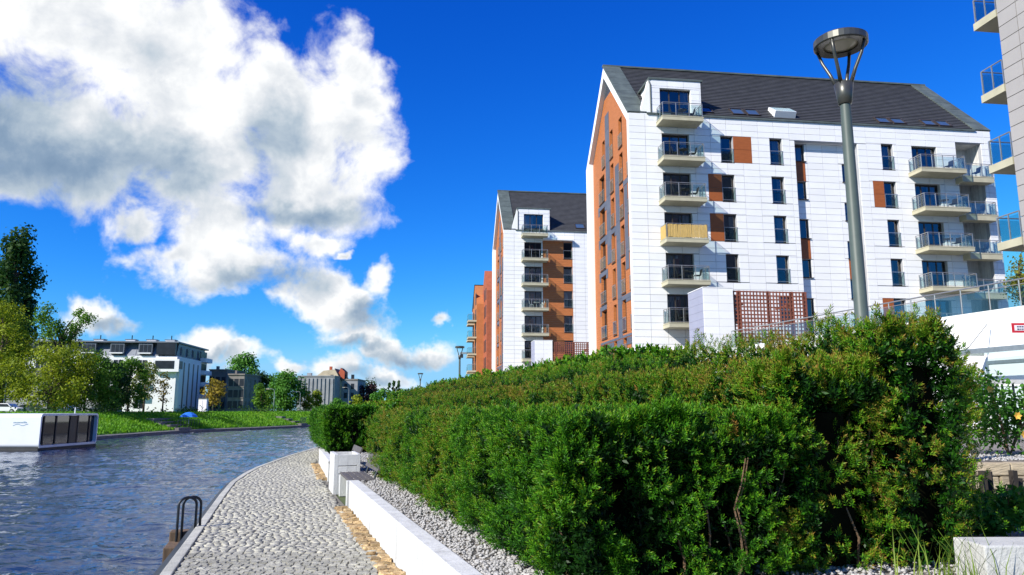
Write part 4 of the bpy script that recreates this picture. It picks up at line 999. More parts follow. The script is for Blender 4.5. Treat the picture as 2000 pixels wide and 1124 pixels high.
# small clipped fir and fence stubs in front of it
m_stub = pm('charred_timber', (.035, .028, .022), .9, .3, 6)
st = thing('stake_row', 'row of short dark wooden stakes in front of the sandstone wall', 'stakes', (5.05, 8.4, .40))
for k in range(10): MB().box(-.03, .03, -.03, .03, 0, rg.uniform(.38, .72)).build('stake', m_stub, st, (k * .16 + rg.uniform(-.03, .03), rg.uniform(-.1, .2), 0), (0, 0, rg.random()))
m_leafA = leaf_mat('shrub_leaf', [(0, (.02, .07, .01)), (.5, (.06, .19, .02)), (1, (.14, .28, .03))], 3)
def leaves(n, center, rad, size, rg, flat=.0):
    c = np.asarray(center); P = rg.normal(size=(n, 3)); P /= np.linalg.norm(P, axis=1, keepdims=True); P = P * (rg.random((n, 1)) ** .4) * np.asarray(rad) + c
    return P
def leaf_quads(P, size, rg, up=.4, aspect=.6, nrm=None):
    n = len(P); N = rg.normal(size=(n, 3)); N[:, 2] += up
    if nrm is not None: N = N * .6 + nrm
    N /= np.linalg.norm(N, axis=1, keepdims=True); A = np.cross(N, rg.normal(size=(n, 3))); A /= np.linalg.norm(A, axis=1, keepdims=True); B = np.cross(N, A)
    s_ = size * rg.uniform(.6, 1.4, (n, 1)); V = np.stack([P - A * s_, P - B * s_ * aspect + N * s_ * .2, P + A * s_, P + B * s_ * aspect + N * s_ * .2], 1)
    return V, np.arange(4 * n).reshape(-1, 4)
def shrub(label, loc, h, r, n, seed, flowers=0):
    rg = np.random.default_rng(seed); root = thing('flowering_shrub', label, 'shrub', loc)
    P = np.concatenate([leaves(n // 7, (rg.normal(0, r * .45), rg.normal(0, r * .35), h * rg.uniform(.3, .85)), (r * .5, r * .5, h * .24), 0, rg) for _ in range(7)] + [leaves(n // 3, (0, 0, h * .45), (r, r * .8, h * .45), 0, rg)])
    P[:, 2] = np.clip(P[:, 2], .03, None); V, F = leaf_quads(P, .032, rg); npmesh('foliage', V, F, m_leafA, root, kind='stuff')
    for k in range(7):
        a = rg.uniform(0, 6.28); MB().tube([(0, 0, 0), (math.cos(a) * r * .3, math.sin(a) * r * .3, h * .5), (math.cos(a) * r * .6, math.sin(a) * r * .5, h * rg.uniform(.9, 1.15))], [.012, .009, .004], 5).build('stem', m_twig, root)
    m_fl = pm('yellow_petal', (.75, .42, .06), .6, .2, 20)
    for k in range(flowers):
        p_ = P[rg.integers(len(P))]; mb = MB(); c = Vector((p_[0], -r * .75 + rg.uniform(-.05, .1), p_[2]))
        for j in range(6):
            a = j * 1.047; mb.quad(c, c + Vector((math.cos(a - .5) * .04, -.015, math.sin(a - .5) * .04)), c + Vector((math.cos(a) * .062, -.025, math.sin(a) * .062)), c + Vector((math.cos(a + .5) * .04, -.015, math.sin(a + .5) * .04)))
        mb.build('flower', m_fl, root)
shrub('green rose shrub with yellow flowers above the sandstone wall', (7.6, 11.6, .92), 1.25, .95, 4200, 3, 7)
shrub('green leafy shrub beside the yellow flowering one, nearer the right edge', (9.1, 12.2, .92), 1.15, .9, 3000, 8, 3)
shrub('small dark green shrub behind the concrete block', (4.6, 7.4, .40), .5, .55, 1800, 9)
m_blade = leaf_mat('grass_blade', [(0, (.06, .12, .015)), (.5, (.16, .24, .03)), (1, (.34, .36, .09))], 2)
def grass_tuft(name, pts, h, w, seed, label=None, bend=.5):
    rg = np.random.default_rng(seed); n = len(pts); P = np.asarray(pts); a = rg.uniform(0, 6.28, n); hh = h * rg.uniform(.5, 1.2, n); ln = hh * bend * rg.uniform(.2, 1.2, n)
    D = np.stack([np.cos(a), np.sin(a), 0 * a], 1); S_ = np.stack([-np.sin(a), np.cos(a), 0 * a], 1) * w; Z = np.array([0, 0, 1.])
    V = np.stack([P - S_, P + S_, P + S_ * .7 + D * (ln * .35)[:, None] + Z * (hh * .6)[:, None], P - S_ * .7 + D * (ln * .35)[:, None] + Z * (hh * .6)[:, None], P + D * ln[:, None] + Z * hh[:, None], P + D * ln[:, None] * 1.02 + Z * hh[:, None]], 1)
    F = (np.array([(0, 1, 2, 3), (3, 2, 5, 4)])[None] + 6 * np.arange(n)[:, None, None]).reshape(-1, 4)
    return tag(npmesh(name, V, F, m_blade, None, kind='stuff'), label, 'grass')
gp2 = [(random.gauss(3.75, .28), random.gauss(4.78, .09), .40) for _ in range(170)] + [(random.gauss(2.85, .18), random.gauss(4.95, .12), .40) for _ in range(80)] + [(random.gauss(5.4, .5), random.gauss(8.0, .25), .40) for _ in range(260)]
grass_tuft('grass_tufts', gp2, .38, .005, 5, 'long loose grass blades around the concrete block at lower right')
# sign on a post
sg = at(1993, 641, 15.0); sr = thing('parking_sign', 'red framed sign on a thin post at the right edge', 'sign', (sg.x + .12, 15, .92))
m_signred = pm('sign_red', (.50, .02, .03), .4, .08, 4); m_signw = pm('sign_white', (.75, .72, .74), .4, .04, 4); m_ink = pm('sign_ink', (.06, .06, .10), .5, .1, 4)
zc = sg.z - .92
MB().tube([(0, .03, 0), (0, .03, zc + .05)], .025, 8).build('post', m_metal, sr); pl_ = MB().box(-.30, .42, -.012, .0, zc - .10, zc + .10).build('plate', m_signred, sr)
MB().box(-.25, .37, -.017, -.013, zc - .055, zc + .055).build('text_field', m_signw, pl_)
tx = MB()
for row_ in (.022, -.028):
    x = -.20
    while x < .33: w_ = random.uniform(.02, .05); tx.box(x, x + w_, -.021, -.018, zc + row_ - .012, zc + row_ + .014); x += w_ + .012
tx.build('lettering', m_ink, pl_)
# garden fence
fn = at(1940, 742, 16.5); fr_ = thing('garden_fence', 'grey topped dark bar fence beside the flowering shrub', 'fence', (fn.x - .4, 16.5, .92)); hf = fn.z - .92
MB().box(0, 4, -.04, .04, hf - .10, hf).build('top_rail', m_conc_grey, fr_); MB().box(0, 4, -.02, .02, .15, .2).build('bottom_rail', m_steel_dark, fr_)
for k in range(17): link('bar', cached('fb', lambda: MB().box(-.02, .02, -.015, .015, .0, hf - .1).mesh('bar', m_steel_dark)), fr_, (.1 + k * .24, 0, 0))
# entrance in the podium wall: glass door, canopy on rods
en = thing('entrance_door', 'glazed entrance with a flat glass canopy in the white podium wall', 'door', (18.28, 26.8, .92), math.atan2(EA.y, EA.x) - math.pi / 2 - .0)
m_pale = pm('pale_door_panel', (.48, .56, .55), .4, .06, 2)
fr2 = MB().box(-.13, -.03, -2.4, 1.2, 0, 2.5).build('door_panel', m_pale, en); MB().box(-.16, -.13, -2.3, 1.1, 1.55, 2.35).build('blind', m_white, fr2)
MB().box(-.18, -.132, -2.4, -2.3, 0, 2.5).box(-.18, -.132, 1.1, 1.2, 0, 2.5).box(-.18, -.132, -2.3, 1.1, 2.38, 2.5).build('door_frame', m_metal, en)
MB().box(-1.5, -.02, -2.6, 1.4, 2.75, 2.83).build('canopy', m_bglass, en); MB().box(-1.52, -1.46, -2.6, 1.4, 2.70, 2.88).box(-1.5, -.02, -2.62, -2.56, 2.70, 2.88).box(-1.5, -.02, 1.36, 1.42, 2.70, 2.88).build('canopy_frame', m_metal, en)
for yy in (-2.3, 1.1): MB().tube([(-1.2, yy, 2.86), (-.02, yy, 3.9)], .018, 6).build('canopy_rod', m_metal, en)
# small conifer on the terrace
m_conif = leaf_mat('golden_conifer', [(0, (.05, .07, .015)), (.5, (.16, .17, .02)), (1, (.28, .24, .04))], 2)
def blob_tree(name, label, loc, clumps, leaf, mat, trunk, seed, n, cat='tree', limbs=True, aspect=.6, trunk_mat=None, group=None):
    """tree or bush: trunk, limbs to each leaf clump, leaf faces filling the clumps. clumps: (x,y,z,rx,rz)"""
    rg = np.random.default_rng(seed); root = thing(name, label, cat, loc, 0, group); tm = trunk_mat or m_bark
    h0, r0 = trunk; MB().tube([(0, 0, -.2), (.05 * r0, 0, h0 * .3), (-.1 * r0, .1 * r0, h0 * .7), (0, 0, h0)], [r0 * 1.15, r0, r0 * .8, r0 * .5], 9).build('trunk', tm, root, smooth=True)
    if limbs:
        lb = MB()
        for (x, y, z, rx, rz) in clumps:
            zs = min(h0 * .95, max(h0 * .4, z - 1.2 * math.hypot(x, y) - rz)); m1 = (x * .45 + rg.normal() * .25, y * .45 + rg.normal() * .25, zs + (z - zs) * .5)
            lb.tube([(0, 0, zs), m1, (x, y, z)], [r0 * .42, r0 * .25, r0 * .08], 5, cap=False)
        lb.build('branches', tm, root, smooth=True)
    vol = np.array([c[3] ** 2 for c in clumps]); vol = vol / vol.sum(); P = []; NN = []
    for (x, y, z, rx, rz), w_ in zip(clumps, vol):
        k = max(8, int(n * w_)); d = rg.normal(size=(k, 3)); d /= np.linalg.norm(d, axis=1, keepdims=True); rr = rg.random((k, 1)) ** .38
        P.append(d * rr * np.array([rx, rx, rz]) * (1 + .22 * rg.normal(size=(k, 1))) + np.array([x, y, z])); NN.append(d)
    P = np.concatenate(P); V, F = leaf_quads(P, leaf, rg, .35, aspect, np.concatenate(NN)); npmesh('crown', V, F, mat, root, kind='stuff')
    return root
m_bark = pm('bark', (.085, .065, .045), .95, .35, 2, .6, 14, stretch=(3, 3, .6))
v = at(1990, 520, 27.8); blob_tree('conifer', 'golden conifer in a planter on the podium terrace at the right edge', (v.x, 27.8, ZB), [(0, 0, .7, .55, .5), (0, 0, 1.3, .45, .5), (.05, 0, 1.8, .3, .4), (-.3, 0, 1.0, .35, .3), (.3, 0, 1.1, .35, .4)], .05, m_conif, (1.8, .06), 2, 1500, 'tree', False)

# ================================================================== HOUSEBOAT
m_boat = pm('boat_white_shell', (.72, .74, .74), .35, .03, 1.0, .03, 10)
m_dglass = pm('dark_boat_glass', (.012, .016, .022), .04, .2, 1, spec=.8)
m_hull = pm('dark_hull', (.03, .032, .035), .6, .3, 2)
m_navy = pm('navy_trim', (.03, .06, .13), .4, .1, 2)
bt = thing('houseboat', 'white boxy houseboat with a long dark glass side moored on the river', 'boat', (-36.1, 57.8, WATER_Z)); BH, BW, BL = 2.75, 7.0, 8.0
MB().box(-BW, 0, .0, BL, -.4, .14).build('hull', m_hull, bt, bevel=.05)
def rounded(w0, w1, z0, z1, r, n=6):
    pts = []
    for cx, cz, a0 in ((w1 - r, z1 - r, 0), (w0 + r, z1 - r, 90), (w0 + r, z0 + r, 180), (w1 - r, z0 + r, 270)):
        pts += [(cx + r * math.cos(R(a0 + 90 * k / n)), cz + r * math.sin(R(a0 + 90 * k / n))) for k in range(n + 1)]
    return pts
# shell: a rounded box open on the river side; end walls, roof and lip
prof = rounded(0, BL, .16, BH, .28)
outer = [(0.0, a, b_) for a, b_ in prof]; inner = [(0.0, a, b_) for a, b_ in rounded(.16, BL - .12, .34, BH - .16, .2)]
sh = MB(); k0 = len(sh.V); nP = len(outer)
sh.add(outer + [(-BW, a, b_) for _, a, b_ in outer] + inner + [(-.35, a, b_) for _, a, b_ in inner],
       [(i, (i + 1) % nP, nP + (i + 1) % nP, nP + i) for i in range(nP)] + [(i, 2 * nP + i, 2 * nP + (i + 1) % nP, (i + 1) % nP) for i in range(nP)] + [(2 * nP + i, 3 * nP + i, 3 * nP + (i + 1) % nP, 2 * nP + (i + 1) % nP) for i in range(nP)] + [tuple(range(2 * nP - 1, nP - 1, -1))])
shell = sh.build('shell', m_boat, bt)
MB().box(-.36, -.30, .1, BL - .1, .3, BH - .1).build('glass_wall', m_dglass, bt)
for y0, y1 in ((.3, .75), (.87, 2.3), (2.5, 4.2), (5.5, 7.0), (7.2, 7.8)): MB().box(-.298, -.285, y0, y1, .42, BH - .25).build('pane', m_dglass, bt)
for yy in (.81, 2.4, 4.3, 5.4, 7.1): MB().box(-.297, -.22, yy - .06, yy + .06, .34, BH - .17).build('mullion', m_frame, bt)
MB().box(-.28, -.262, 4.38, 5.32, .36, BH - .2).build('door', m_frame, bt)
MB().box(-.30, .04, .02, BL, .145, .19).build('deck_lip', m_conc_grey, bt)
wn = MB().prism([(-5.6, -.012, .55), (-3.95, -.012, .50), (-3.85, -.012, 2.05), (-5.6, -.012, 2.1)], (0, .01, 0)).build('end_window', m_dglass, bt)
MB().box(-BW, -.02, -.02, -.004, .15, .24).build('rubbing_strip', m_hull, bt)
mg = MB(); x = -2.08
for wl in (.10, .09, .09, .08, .09, .09, .09, .09, .06, .08): mg.box(x, x + wl * .72, -.010, -.004, 2.03, 2.03 + random.choice([.09, .09, .13])); x += wl + .02
sw_ = [(-2.1 + 1.15 * k / 16, 1.90 + .055 * math.sin(k / 16 * 9.2 - 1.2)) for k in range(17)]
for (a, z_), (b_, z2) in zip(sw_, sw_[1:]): mg.quad((a, -.008, z_ - .02), (b_, -.008, z2 - .02), (b_, -.008, z2 + .025), (a, -.008, z_ + .025))
mg.build('emblem', pm('emblem_teal', (.14, .27, .36), .5, .1, 3), bt)
MB().tube([(-1.4, 6.8, BH), (-1.4, 6.8, BH + .5)], .04, 6).build('vent_pipe', m_boat, bt)

# ================================================================== FAR BANK BUILDINGS
m_cream = pm('bright_render', (.74, .74, .73), .8, .04, .6)
m_zinc = pm('zinc_mansard', (.15, .165, .19), .45, .15, .8, metal=.3)
m_oldgrey = pm('sooty_plaster', (.19, .175, .155), .9, .3, .5, .2, 3)
m_slabgrey = pm('grey_slab', (.25, .26, .27), .9, .2, .4)
m_sandy = pm('sandy_render', (.42, .36, .24), .9, .2, .5)
m_redtile = pm('red_roof_tile', (.36, .08, .035), .8, .2, 1)
m_fwin = pm('far_window_glass', (.018, .022, .03), .35, .3, 1, spec=.35)
GZ = 1.15
def face_windows(root, cells, mat, nm='window', frame_mat=None):
    for (x0, x1, y0, y1, z0, z1) in cells:
        o = MB().box(x0, x1, y0, y1, z0, z1).build(nm, mat, root)
fb = thing('apartment_building', 'white modern apartment building with zinc mansard roof and a blue shaded side wall', 'building', (-81, 180, GZ), R(6))
W_, D_, H1, H2 = 46, 24, 13.4, 16.6
MB().box(-W_, 0, 0, D_, 0, H1).build('wall', m_cream, fb)
MB().prism([(-W_, .25, H1), (-W_, 1.6, H2), (-W_, D_ - 1.6, H2), (-W_, D_ - .25, H1)], (W_ - .3, 0, 0)).build('mansard_roof', m_zinc, fb)
MB().box(-W_ - .2, .2, -.35, D_ + .3, H2, H2 + .35).build('roof_edge', m_zinc, fb)
for k in range(22): MB().prism([(-W_ + 1.2 + k * 2.05, .20, H1 + .02), (-W_ + 1.32 + k * 2.05, .20, H1 + .02), (-W_ + 1.32 + k * 2.05, 1.5, H2), (-W_ + 1.2 + k * 2.05, 1.5, H2)], (0, .1, .08)).build('standing_seam', m_zinc, fb)
for k, x in enumerate((-40, -34, -27, -21, -13.5, -8.5, -4)):
    ch = MB().box(x - 1.1, x + 1.1, 6, 8, H2 + .3, H2 + 1.2).build('chimney', m_cream, fb); MB().tube([(x, 7, H2 + 1.2), (x, 7, H2 + 2.4)], .12, 6).build('flue', m_steel_dark, ch); MB().box(x - 1.3, x + 1.3, 5.9, 8.1, H2 + 1.2, H2 + 1.35).build('cap', m_zinc, ch)
for x in (-41, -33.5, -27, -20.5, -14, -7.5):
    d_ = MB().box(x - 1.6, x + 1.6, -.05, 2.2, H1 + .5, H2 - .2).build('dormer', m_zinc, fb); [MB().box(x - 1.35 + .95 * j, x - .55 + .95 * j, -.10, -.055, H1 + .9, H2 - .5).build('pane', m_fwin, d_) for j in range(3)]; MB().box(x - 1.5, x + 1.5, -.7, -.12, H1 + .5, H1 + .75).build('balcony', m_cream, d_)
for fz in (.9, 4.1, 7.2, 10.3):
    for x in (-43, -37, -31, -25, -19, -13.5, -8):
        w = MB().box(x - 1.1, x + 1.1, -.05, -.005, fz, fz + 2.1).build('window', m_fwin, fb); MB().box(x - .04, x + .04, -.09, -.052, fz, fz + 2.1).build('mullion', m_cream, w)
for x in (-16.4, -22.2, -29): MB().box(x - .75, x + .75, -.06, -.005, .4, 12.9).build('window_strip', m_fwin, fb)
for fz in (3.8, 6.9, 10.0): MB().box(-26.5, -23.2, -1.6, -.06, fz - .2, fz + .9).build('balcony', m_cream, fb); MB().box(-10, -7, -1.3, -.06, fz - .2, fz + .9).build('balcony', m_cream, fb)
MB().box(-5.2, .9, -1.2, -.06, 9.6, 12.6).build('corner_bay', m_cream, fb); MB().box(-4.6, -.2, -1.26, -1.205, 10.3, 12.2).build('bay_window', m_fwin, fb); MB().box(.905, .95, -1.0, 1.4, 10.3, 12.2).build('bay_window', m_fwin, fb)
MB().box(-4.8, -.4, -.4, .2, H1 + .3, H2 - .1).build('corner_loggia', m_fwin, fb)
MB().box(.005, .5, .7, 17.5, .9, H1 - .1).build('side_slab', m_cream, fb)
for yy in (3.6, 7.2, 10.8, 14.4): MB().box(.502, .56, yy, yy + .75, .9, H1 - 1.3).build('slit_window', m_fwin, fb)
for yy in (3, 7.5, 12, 16.5): dd_ = MB().prism([(-1.0, yy, H1 + .4), (-.1, yy, H1 + .4), (-.1, yy, H2 - .9), (-1, yy, H2 - .3)], (0, 2.6, 0)).build('dormer', m_zinc, fb); MB().box(-.095, -.03, yy + .3, yy + 2.3, H1 + .6, H2 - 1.1).build('pane', m_fwin, dd_)
for fz in (.6, 3.8, 6.9, 10.0, 13.3): MB().box(.005, .06, 18.2, 23.4, fz + .95, fz + 2.7).build('recess_window', m_fwin, fb); MB().box(.01, 1.5, 18.0, 23.8, fz - .2, fz + .9).build('balcony', m_cream, fb)

def old_house(px0, px1, py_top, Y, dep, mat, label, floors, cols, roof=0.0, attic=True):
    a, b_ = at(px0, 780, Y), at(px1, 780, Y); h = zat(py_top, Y) - GZ; r = thing('old_house', label, 'building', (a.x, Y, GZ)); w = b_.x - a.x
    MB().box(0, w, 0, dep, 0, h).build('wall', mat, r); fhh = h / (floors + .35)
    MB().box(-.15, w + .15, -.25, dep, h, h + .35).build('cornice', mat, r)
    for f in range(floors):
        for c in range(cols):
            x = w * (c + .5) / cols; o = MB().box(x - .55, x + .55, -.05, -.005, f * fhh + .9, f * fhh + 2.8).build('window', m_fwin, r); MB().box(x - .65, x + .65, -.12, -.055, f * fhh + .7, f * fhh + .9).build('sill', mat, o)
        for c in range(4): MB().box(w + .005, w + .05, dep * (c + .4) / 4.4, dep * (c + .4) / 4.4 + 1.1, f * fhh + .9, f * fhh + 2.8).build('window', m_fwin, r)
    MB().box(w * .2, w * .32, 2, 3, h + .3, h + 1.3).build('chimney', mat, r)
    return r, w, h
old_house(406, 440, 724, 205, 14, m_oldgrey, 'dark old plaster house just right of the white modern building', 3, 3)
r, w, h = old_house(444, 475, 733, 190, 14, m_oldgrey, 'grey old house with tall narrow windows beside the round green tree', 3, 3)
r, w, h = old_house(580, 652, 736, 250, 10, m_slabgrey, 'long grey panel building in front of the sandy gable house', 1, 1)
for k in range(9): MB().box(w * k / 9 + .4, w * (k + 1) / 9 - .4, -.30, -.26, .6, h - .4).build('grey_panel', m_slabgrey, r)
sgl = thing('gable_house', 'sandy gable house with a red roof, the tallest house on the far bank', 'building', (at(618, 780, 258).x, 258, GZ)); ww = at(665, 780, 258).x - at(618, 780, 258).x; hh_ = zat(722, 258) - GZ
MB().prism([(0, 0, 0), (ww, 0, 0), (ww, 0, hh_ * .72), (ww * .72, 0, hh_), (ww * .25, 0, hh_ * .97), (0, 0, hh_ * .86)], (0, 14, 0)).build('wall', m_sandy, sgl)
MB().prism([(ww * .72, -.1, hh_ + .05), (ww + .15, -.1, hh_ * .72 + .05), (ww + .15, -.1, hh_ * .72 + .3), (ww * .72, -.1, hh_ + .35)], (0, 14.2, 0)).build('roof', m_slate, sgl)
MB().prism([(ww * .78, .5, hh_ * .78), (ww * 1.12, .5, hh_ * .78), (ww * 1.12, .5, hh_ * .95), (ww * .95, .5, hh_ * 1.04)], (0, 5, 0)).build('red_dormer', m_redtile, sgl)
MB().box(ww * .4, ww * .5, 3, 4, hh_, hh_ + 1.2).build('chimney', m_redtile, sgl); MB().box(ww + .01, ww + 5.5, 1, 15, 0, hh_ * .74).build('side_wing', m_slabgrey, sgl); MB().box(ww + .01, ww + 5.6, .8, 15, hh_ * .74 + .01, hh_ * .78).build('wing_cornice', m_oldgrey, sgl)
for f in range(4):
    for c in range(2): MB().box(ww + .9 + c * 2.3, ww + 2.0 + c * 2.3, .94, .995, 1.5 + f * 3.1, 3.4 + f * 3.1).build('window', m_fwin, sgl)
    MB().box(ww * .55, ww * .67, -.05, -.005, 1.5 + f * 3.1, 3.3 + f * 3.1).build('window', m_fwin, sgl)

# ================================================================== FAR BANK: kiosk, parasol, landing, cars
um = at(369, 812, 108.5); pr_ = thing('parasol', 'bright blue open parasol on the far bank landing', 'parasol', (um.x, 108.5, -.34)); zt = zat(805, 108.5) + .34
m_blue = pm('blue_canvas', (.02, .17, .62), .7, .15, 1.5)
MB().tube([(0, 0, 0), (0, 0, zt)], .05, 6).build('pole', m_metal, pr_); MB().lathe([(1.32, zt - .72), (1.05, zt - .40), (.55, zt - .10), (0, zt)], 8).build('canopy', m_blue, pr_)
cbx = at(396, 806, 140); kb_ = thing('utility_cabinet', 'white utility cabinet beside the blue parasol', 'cabinet', (cbx.x, 140, GZ)); MB().box(-.75, .75, -.4, .4, 0, 2.5).build('body', m_white, kb_); MB().box(-.8, .8, -.45, .45, 2.502, 2.6).build('cap', m_metal, kb_); MB().box(-.02, .02, -.41, -.402, .2, 2.3).build('door_seam', m_steel_dark, kb_)
def landing(y0, y1, label):
    r = thing('landing_steps', label, 'steps', (lerp(FAR, y0) - .3, y0, 0)); n = 4
    for k in range(n): MB().box(-1.2 - 1.3 * k, .1 - 1.3 * k, .3 * k, y1 - y0 - .3 * k, -1.3, -.75 + .42 * k).build('step', m_quay, r)
    for k in range(9): MB().box(-.1, -.05, (y1 - y0) * k / 9, (y1 - y0) * k / 9 + .06, -.75, .25).build('railing_post', m_steel_dark, r)
    MB().box(-.11, -.04, 0, y1 - y0, .25, .31).build('railing_bar', m_steel_dark, r)
landing(103, 111, 'dark stepped landing with railing below the blue parasol'); landing(138, 142, 'stepped landing farther along the grassy bank')
m_cw, m_cd, m_tyre = pm('white_car_paint', (.7, .7, .7), .3, .03, 1), pm('dark_car_paint', (.05, .06, .09), .25, .1, 1), pm('tyre_rubber', (.02, .02, .02), .8, .1, 1)
def car(px, Y, mat, label):
    p_ = at(px, 803, Y); r = thing('parked_car', label, 'car', (p_.x, Y, GZ + .006), 0, 'cars parked on the far bank street')
    side = [(-2.1, .35), (2.1, .35), (2.15, .75), (1.25, .92), (.7, 1.42), (-1.1, 1.45), (-1.9, .95), (-2.15, .85)]
    MB().prism([(x, -.85, z) for x, z in side], (0, 1.7, 0)).build('body', mat, r, bevel=.05)
    for y in (-.865, .865): MB().prism([(1.05, y, .95), (.62, y, 1.34), (-1.0, y, 1.37), (-1.5, y, .97)], (0, .008, 0)).build('side_window', m_fwin, r)
    for x in (-1.3, 1.35):
        for y in (-.80, .80): wl = MB().tube([(x, y - .1, .33), (x, y + .1, .33)], .33, 14).build('wheel', m_tyre, r); MB().tube([(x, y - .112, .33), (x, y + .112, .33)], .18, 10).build('rim', m_metal, wl)
car(12, 108, m_cw, 'white car parked at the left edge under the trees'); car(128, 120, m_cw, 'pale car parked behind the big tree trunks'); car(205, 130, m_cd, 'dark car parked at the right end of the shaded street'); car(60, 125, m_cd, 'dark car parked left of the big tree trunk')
gw = thing('street_wall', 'low grey wall behind the shaded street on the far bank', 'wall', (-130, 150, GZ)); MB().box(0, 52, 0, .3, 0, 2.2).build('wall', m_slabgrey, gw); MB().box(-.1, 52.1, -.06, .36, 2.202, 2.35).build('coping', m_conc_grey, gw)
gh2 = thing('grey_house', 'plain grey house glimpsed behind the left trees', 'building', (-112, 152, GZ)); MB().box(0, 16, .4, 10, 0, 6).build('wall', m_slabgrey, gh2); MB().prism([(-.4, 0, 6), (16.4, 0, 6), (16.4, 5, 9), (-.4, 5, 9)], (0, 0, .25)).build('roof', m_slate, gh2)
for x in (2, 6, 10): MB().box(x, x + 1.2, .34, .395, 1.2, 3.2).build('window', m_fwin, gh2)

# ================================================================== TREES
def LM(n, a, b_, c, s=.5): return leaf_mat(n, [(.15, a), (.5, b_), (.85, c)], s, False, .3, .6)
L_dark = LM('leaf_dark', (.012, .035, .010), (.030, .080, .018), (.07, .15, .03)); L_olive = LM('leaf_olive', (.08, .13, .008), (.21, .27, .015), (.36, .40, .028)); L_mid = LM('leaf_mid', (.03, .085, .010), (.09, .21, .018), (.20, .33, .03))
L_bright = LM('leaf_bright', (.03, .10, .014), (.075, .22, .025), (.15, .33, .04)); L_yellow = LM('leaf_yellow', (.11, .10, .02), (.30, .23, .03), (.46, .33, .05)); L_purple = LM('leaf_purple', (.02, .010, .014), (.05, .022, .026), (.09, .05, .04)); L_pale = LM('leaf_pale', (.10, .13, .03), (.22, .26, .06), (.36, .38, .11))
def crown(seed, W, z0, z1, n, shape='round', cl=None):
    rg = random.Random(seed); out = []
    for k in range(n):
        t = (k + rg.random()) / n; z = z0 + (z1 - z0) * t
        env = {'round': math.sin(math.pi * (.12 + .8 * t)), 'column': .85 - .25 * max(0, t - .8) / .2, 'cone': 1 - .8 * t, 'umbrella': .45 + .55 * t, 'wide': math.sin(math.pi * (.22 + .62 * t))}[shape]
        a = k * 2.4 + rg.uniform(-.5, .5); rr = W / 2 * env * rg.uniform(.35, .95); c = (cl or .28) * W * rg.uniform(.6, 1.15) * (.6 if shape == 'column' else 1)
        out.append((math.cos(a) * rr, math.sin(a) * rr, z, c, c * (.75 if shape != 'column' else 1.5)))
    return out
def far_tree(px, py_top, wpx, Y, mat, label, seed, shape='round', n=2600, clumps=15, leaf=.22, z0f=.25, z0=GZ, cl=None, trunk_r=None, group='trees on the far bank', name='tree'):
    d_ = at(px, 790, Y); H = zat(py_top, Y) - z0; W = wpx * Y / F_PX
    cr = crown(seed, W * .95, H * z0f, H * .93, clumps, shape, cl)
    return blob_tree(name, label, (d_.x, Y, z0), cr, leaf * Y / 120, mat, (H * .7, trunk_r or max(.12, H * .018)), seed, n, 'tree', True, .62, None, group)
far_tree(2, 446, 98, 135, L_dark, 'very tall dark poplar at the left edge', 1, 'column', 12000, 40, .30, .12, cl=.36)
far_tree(-8, 580, 130, 112, L_olive, 'yellow olive tree at the left edge below the poplar', 2, 'round', 8500, 26, .20, .13, cl=.2)
far_tree(105, 592, 128, 106, L_mid, 'tall open tree with bare forking limbs at its top, left of the white building', 3, 'umbrella', 3000, 22, .18, .66, cl=.13, trunk_r=.30)
far_tree(95, 668, 170, 98, L_olive, 'broad yellow green tree with low boughs behind the houseboat', 4, 'wide', 9500, 36, .19, .14, cl=.17)
far_tree(165, 690, 150, 104, L_mid, 'dense green tree in front of the white building, right of the broad tree', 5, 'wide', 8500, 32, .19, .14, cl=.17)
far_tree(250, 697, 84, 116, L_mid, 'leafy green tree between the dark tree and the slender pale one', 61, 'round', 3600, 20, .18, .14, cl=.2)
far_tree(218, 706, 70, 112, L_dark, 'dark green tree at the right end of the left tree group', 6, 'round', 5000, 16, .18, .12)
far_tree(281, 703, 72, 122, L_pale, 'slender sparse pale tree in front of the white facade', 7, 'round', 1500, 14, .17, .30, cl=.2)
far_tree(318, 728, 50, 124, L_yellow, 'thin half bare brownish tree by the corner of the white building', 8, 'round', 420, 10, .16, .30, cl=.2)
far_tree(416, 738, 48, 150, L_yellow, 'young orange yellow tree with a pale trunk by the old houses', 9, 'round', 1100, 11, .17, .32)
far_tree(474, 690, 74, 225, L_bright, 'rounded tall green tree rising behind the old houses', 10, 'round', 6500, 20, .17, .2)
far_tree(512, 728, 56, 205, L_dark, 'dark tree between the old house and the bright trees', 11, 'round', 4200, 16, .17, .1)
far_tree(555, 726, 74, 178, L_bright, 'bright green full tree by the curved street lamp', 12, 'round', 6500, 20, .18, .12)
far_tree(510, 752, 40, 168, L_mid, 'small bright tree left of the curved street lamp', 13, 'round', 1400, 10, .17, .12)
far_tree(598, 763, 32, 182, L_olive, 'small yellowish tree in front of the grey panel building, left one of two', 14, 'round', 900, 9, .16, .22)
far_tree(617, 765, 30, 186, L_olive, 'small yellowish tree in front of the grey panel building, right one of two', 15, 'round', 900, 9, .16, .22)
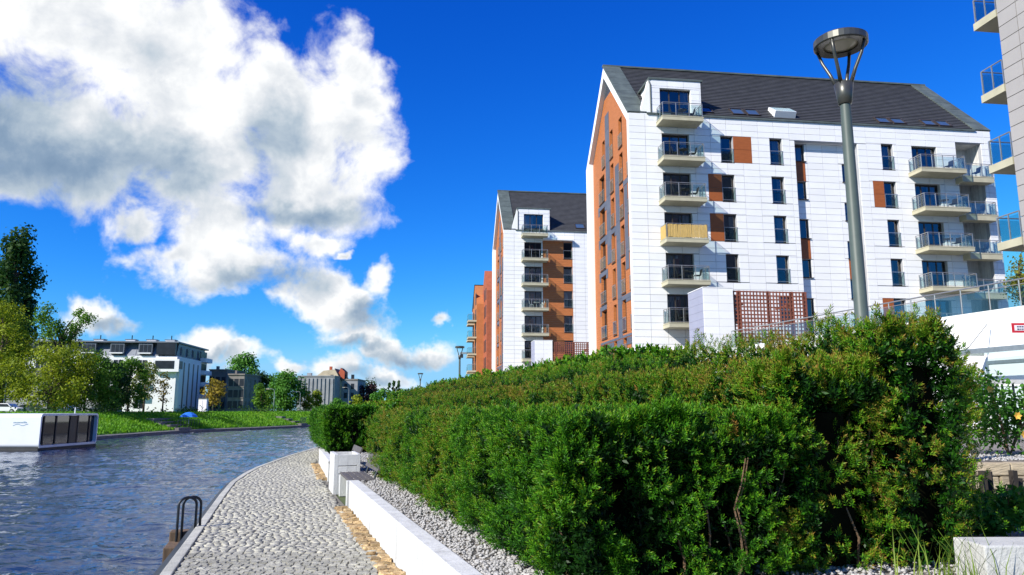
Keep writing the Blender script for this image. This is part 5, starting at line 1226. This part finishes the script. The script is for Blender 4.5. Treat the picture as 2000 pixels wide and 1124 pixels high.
far_tree(661, 780, 28, 205, L_bright, 'little green tree before the gable house', 16, 'wide', 700, 8, .16, .2)
far_tree(697, 775, 28, 225, L_olive, 'small olive tree right of the gable house', 17, 'round', 700, 8, .16, .2)
far_tree(716, 750, 52, 265, L_purple, 'dark purple leaved tree near the vanishing point', 18, 'round', 2200, 14, .17, .08)
far_tree(746, 760, 42, 250, L_bright, 'bright green tree just left of the pointed poplars', 19, 'round', 1500, 12, .17, .08)
for k, (px, top) in enumerate(((759, 745), (768, 742), (777, 740))): far_tree(px, top, 9, 300, L_dark, ('left', 'middle', 'right')[k] + ' one of three narrow pointed poplars on the skyline', 20 + k, 'column', 700, 12, .15, .05, cl=.5)
far_tree(720, 745, 60, 330, L_dark, 'pale crowned distant trees behind the purple one', 24, 'wide', 1500, 12, .18, .2)
far_tree(795, 766, 48, 290, L_bright, 'green tree top showing above the hedge at the river bend', 25, 'round', 1300, 12, .17, .05)
far_tree(690, 770, 40, 300, L_dark, 'dark distant tree between gable house and purple tree', 26, 'round', 1000, 10, .17, .05)
# underplanting along the far street
rg = np.random.default_rng(77); bp = []
for k in range(60):
    y = rg.uniform(84, 200); bx = lerp(FAR, y) - rg.uniform(9, 13); s_ = rg.uniform(.4, 1.0); q_ = rg.normal(size=(40, 3)); bp.append(q_ * [s_, s_, s_ * .5] + [bx, y, GZ + s_ * .5])
V, F = leaf_quads(np.concatenate(bp), .17, rg); tag(npmesh('bank_scrub', V, F, L_dark, None, kind='stuff'), 'low dark scrub along the top of the far bank', 'scrub')
gpts = []
for k in range(26000):
    y = 72 + 110 * random.random() ** 1.3; o = random.uniform(.8, 11); x = lerp(FAR, y) - o; gpts.append((x, y, float(np.interp(o, [p_[0] for p_ in PROF[2:7]], [p_[1] for p_ in PROF[2:7]]))))
m_blade = leaf_mat('bank_grass_blade', [(.1, (.06, .18, .01)), (.5, (.13, .33, .02)), (.9, (.26, .42, .04))], .35, False, .4)
grass_tuft('bank_grass', gpts, .34, .09, 6, 'long green grass covering the far river bank', .6)
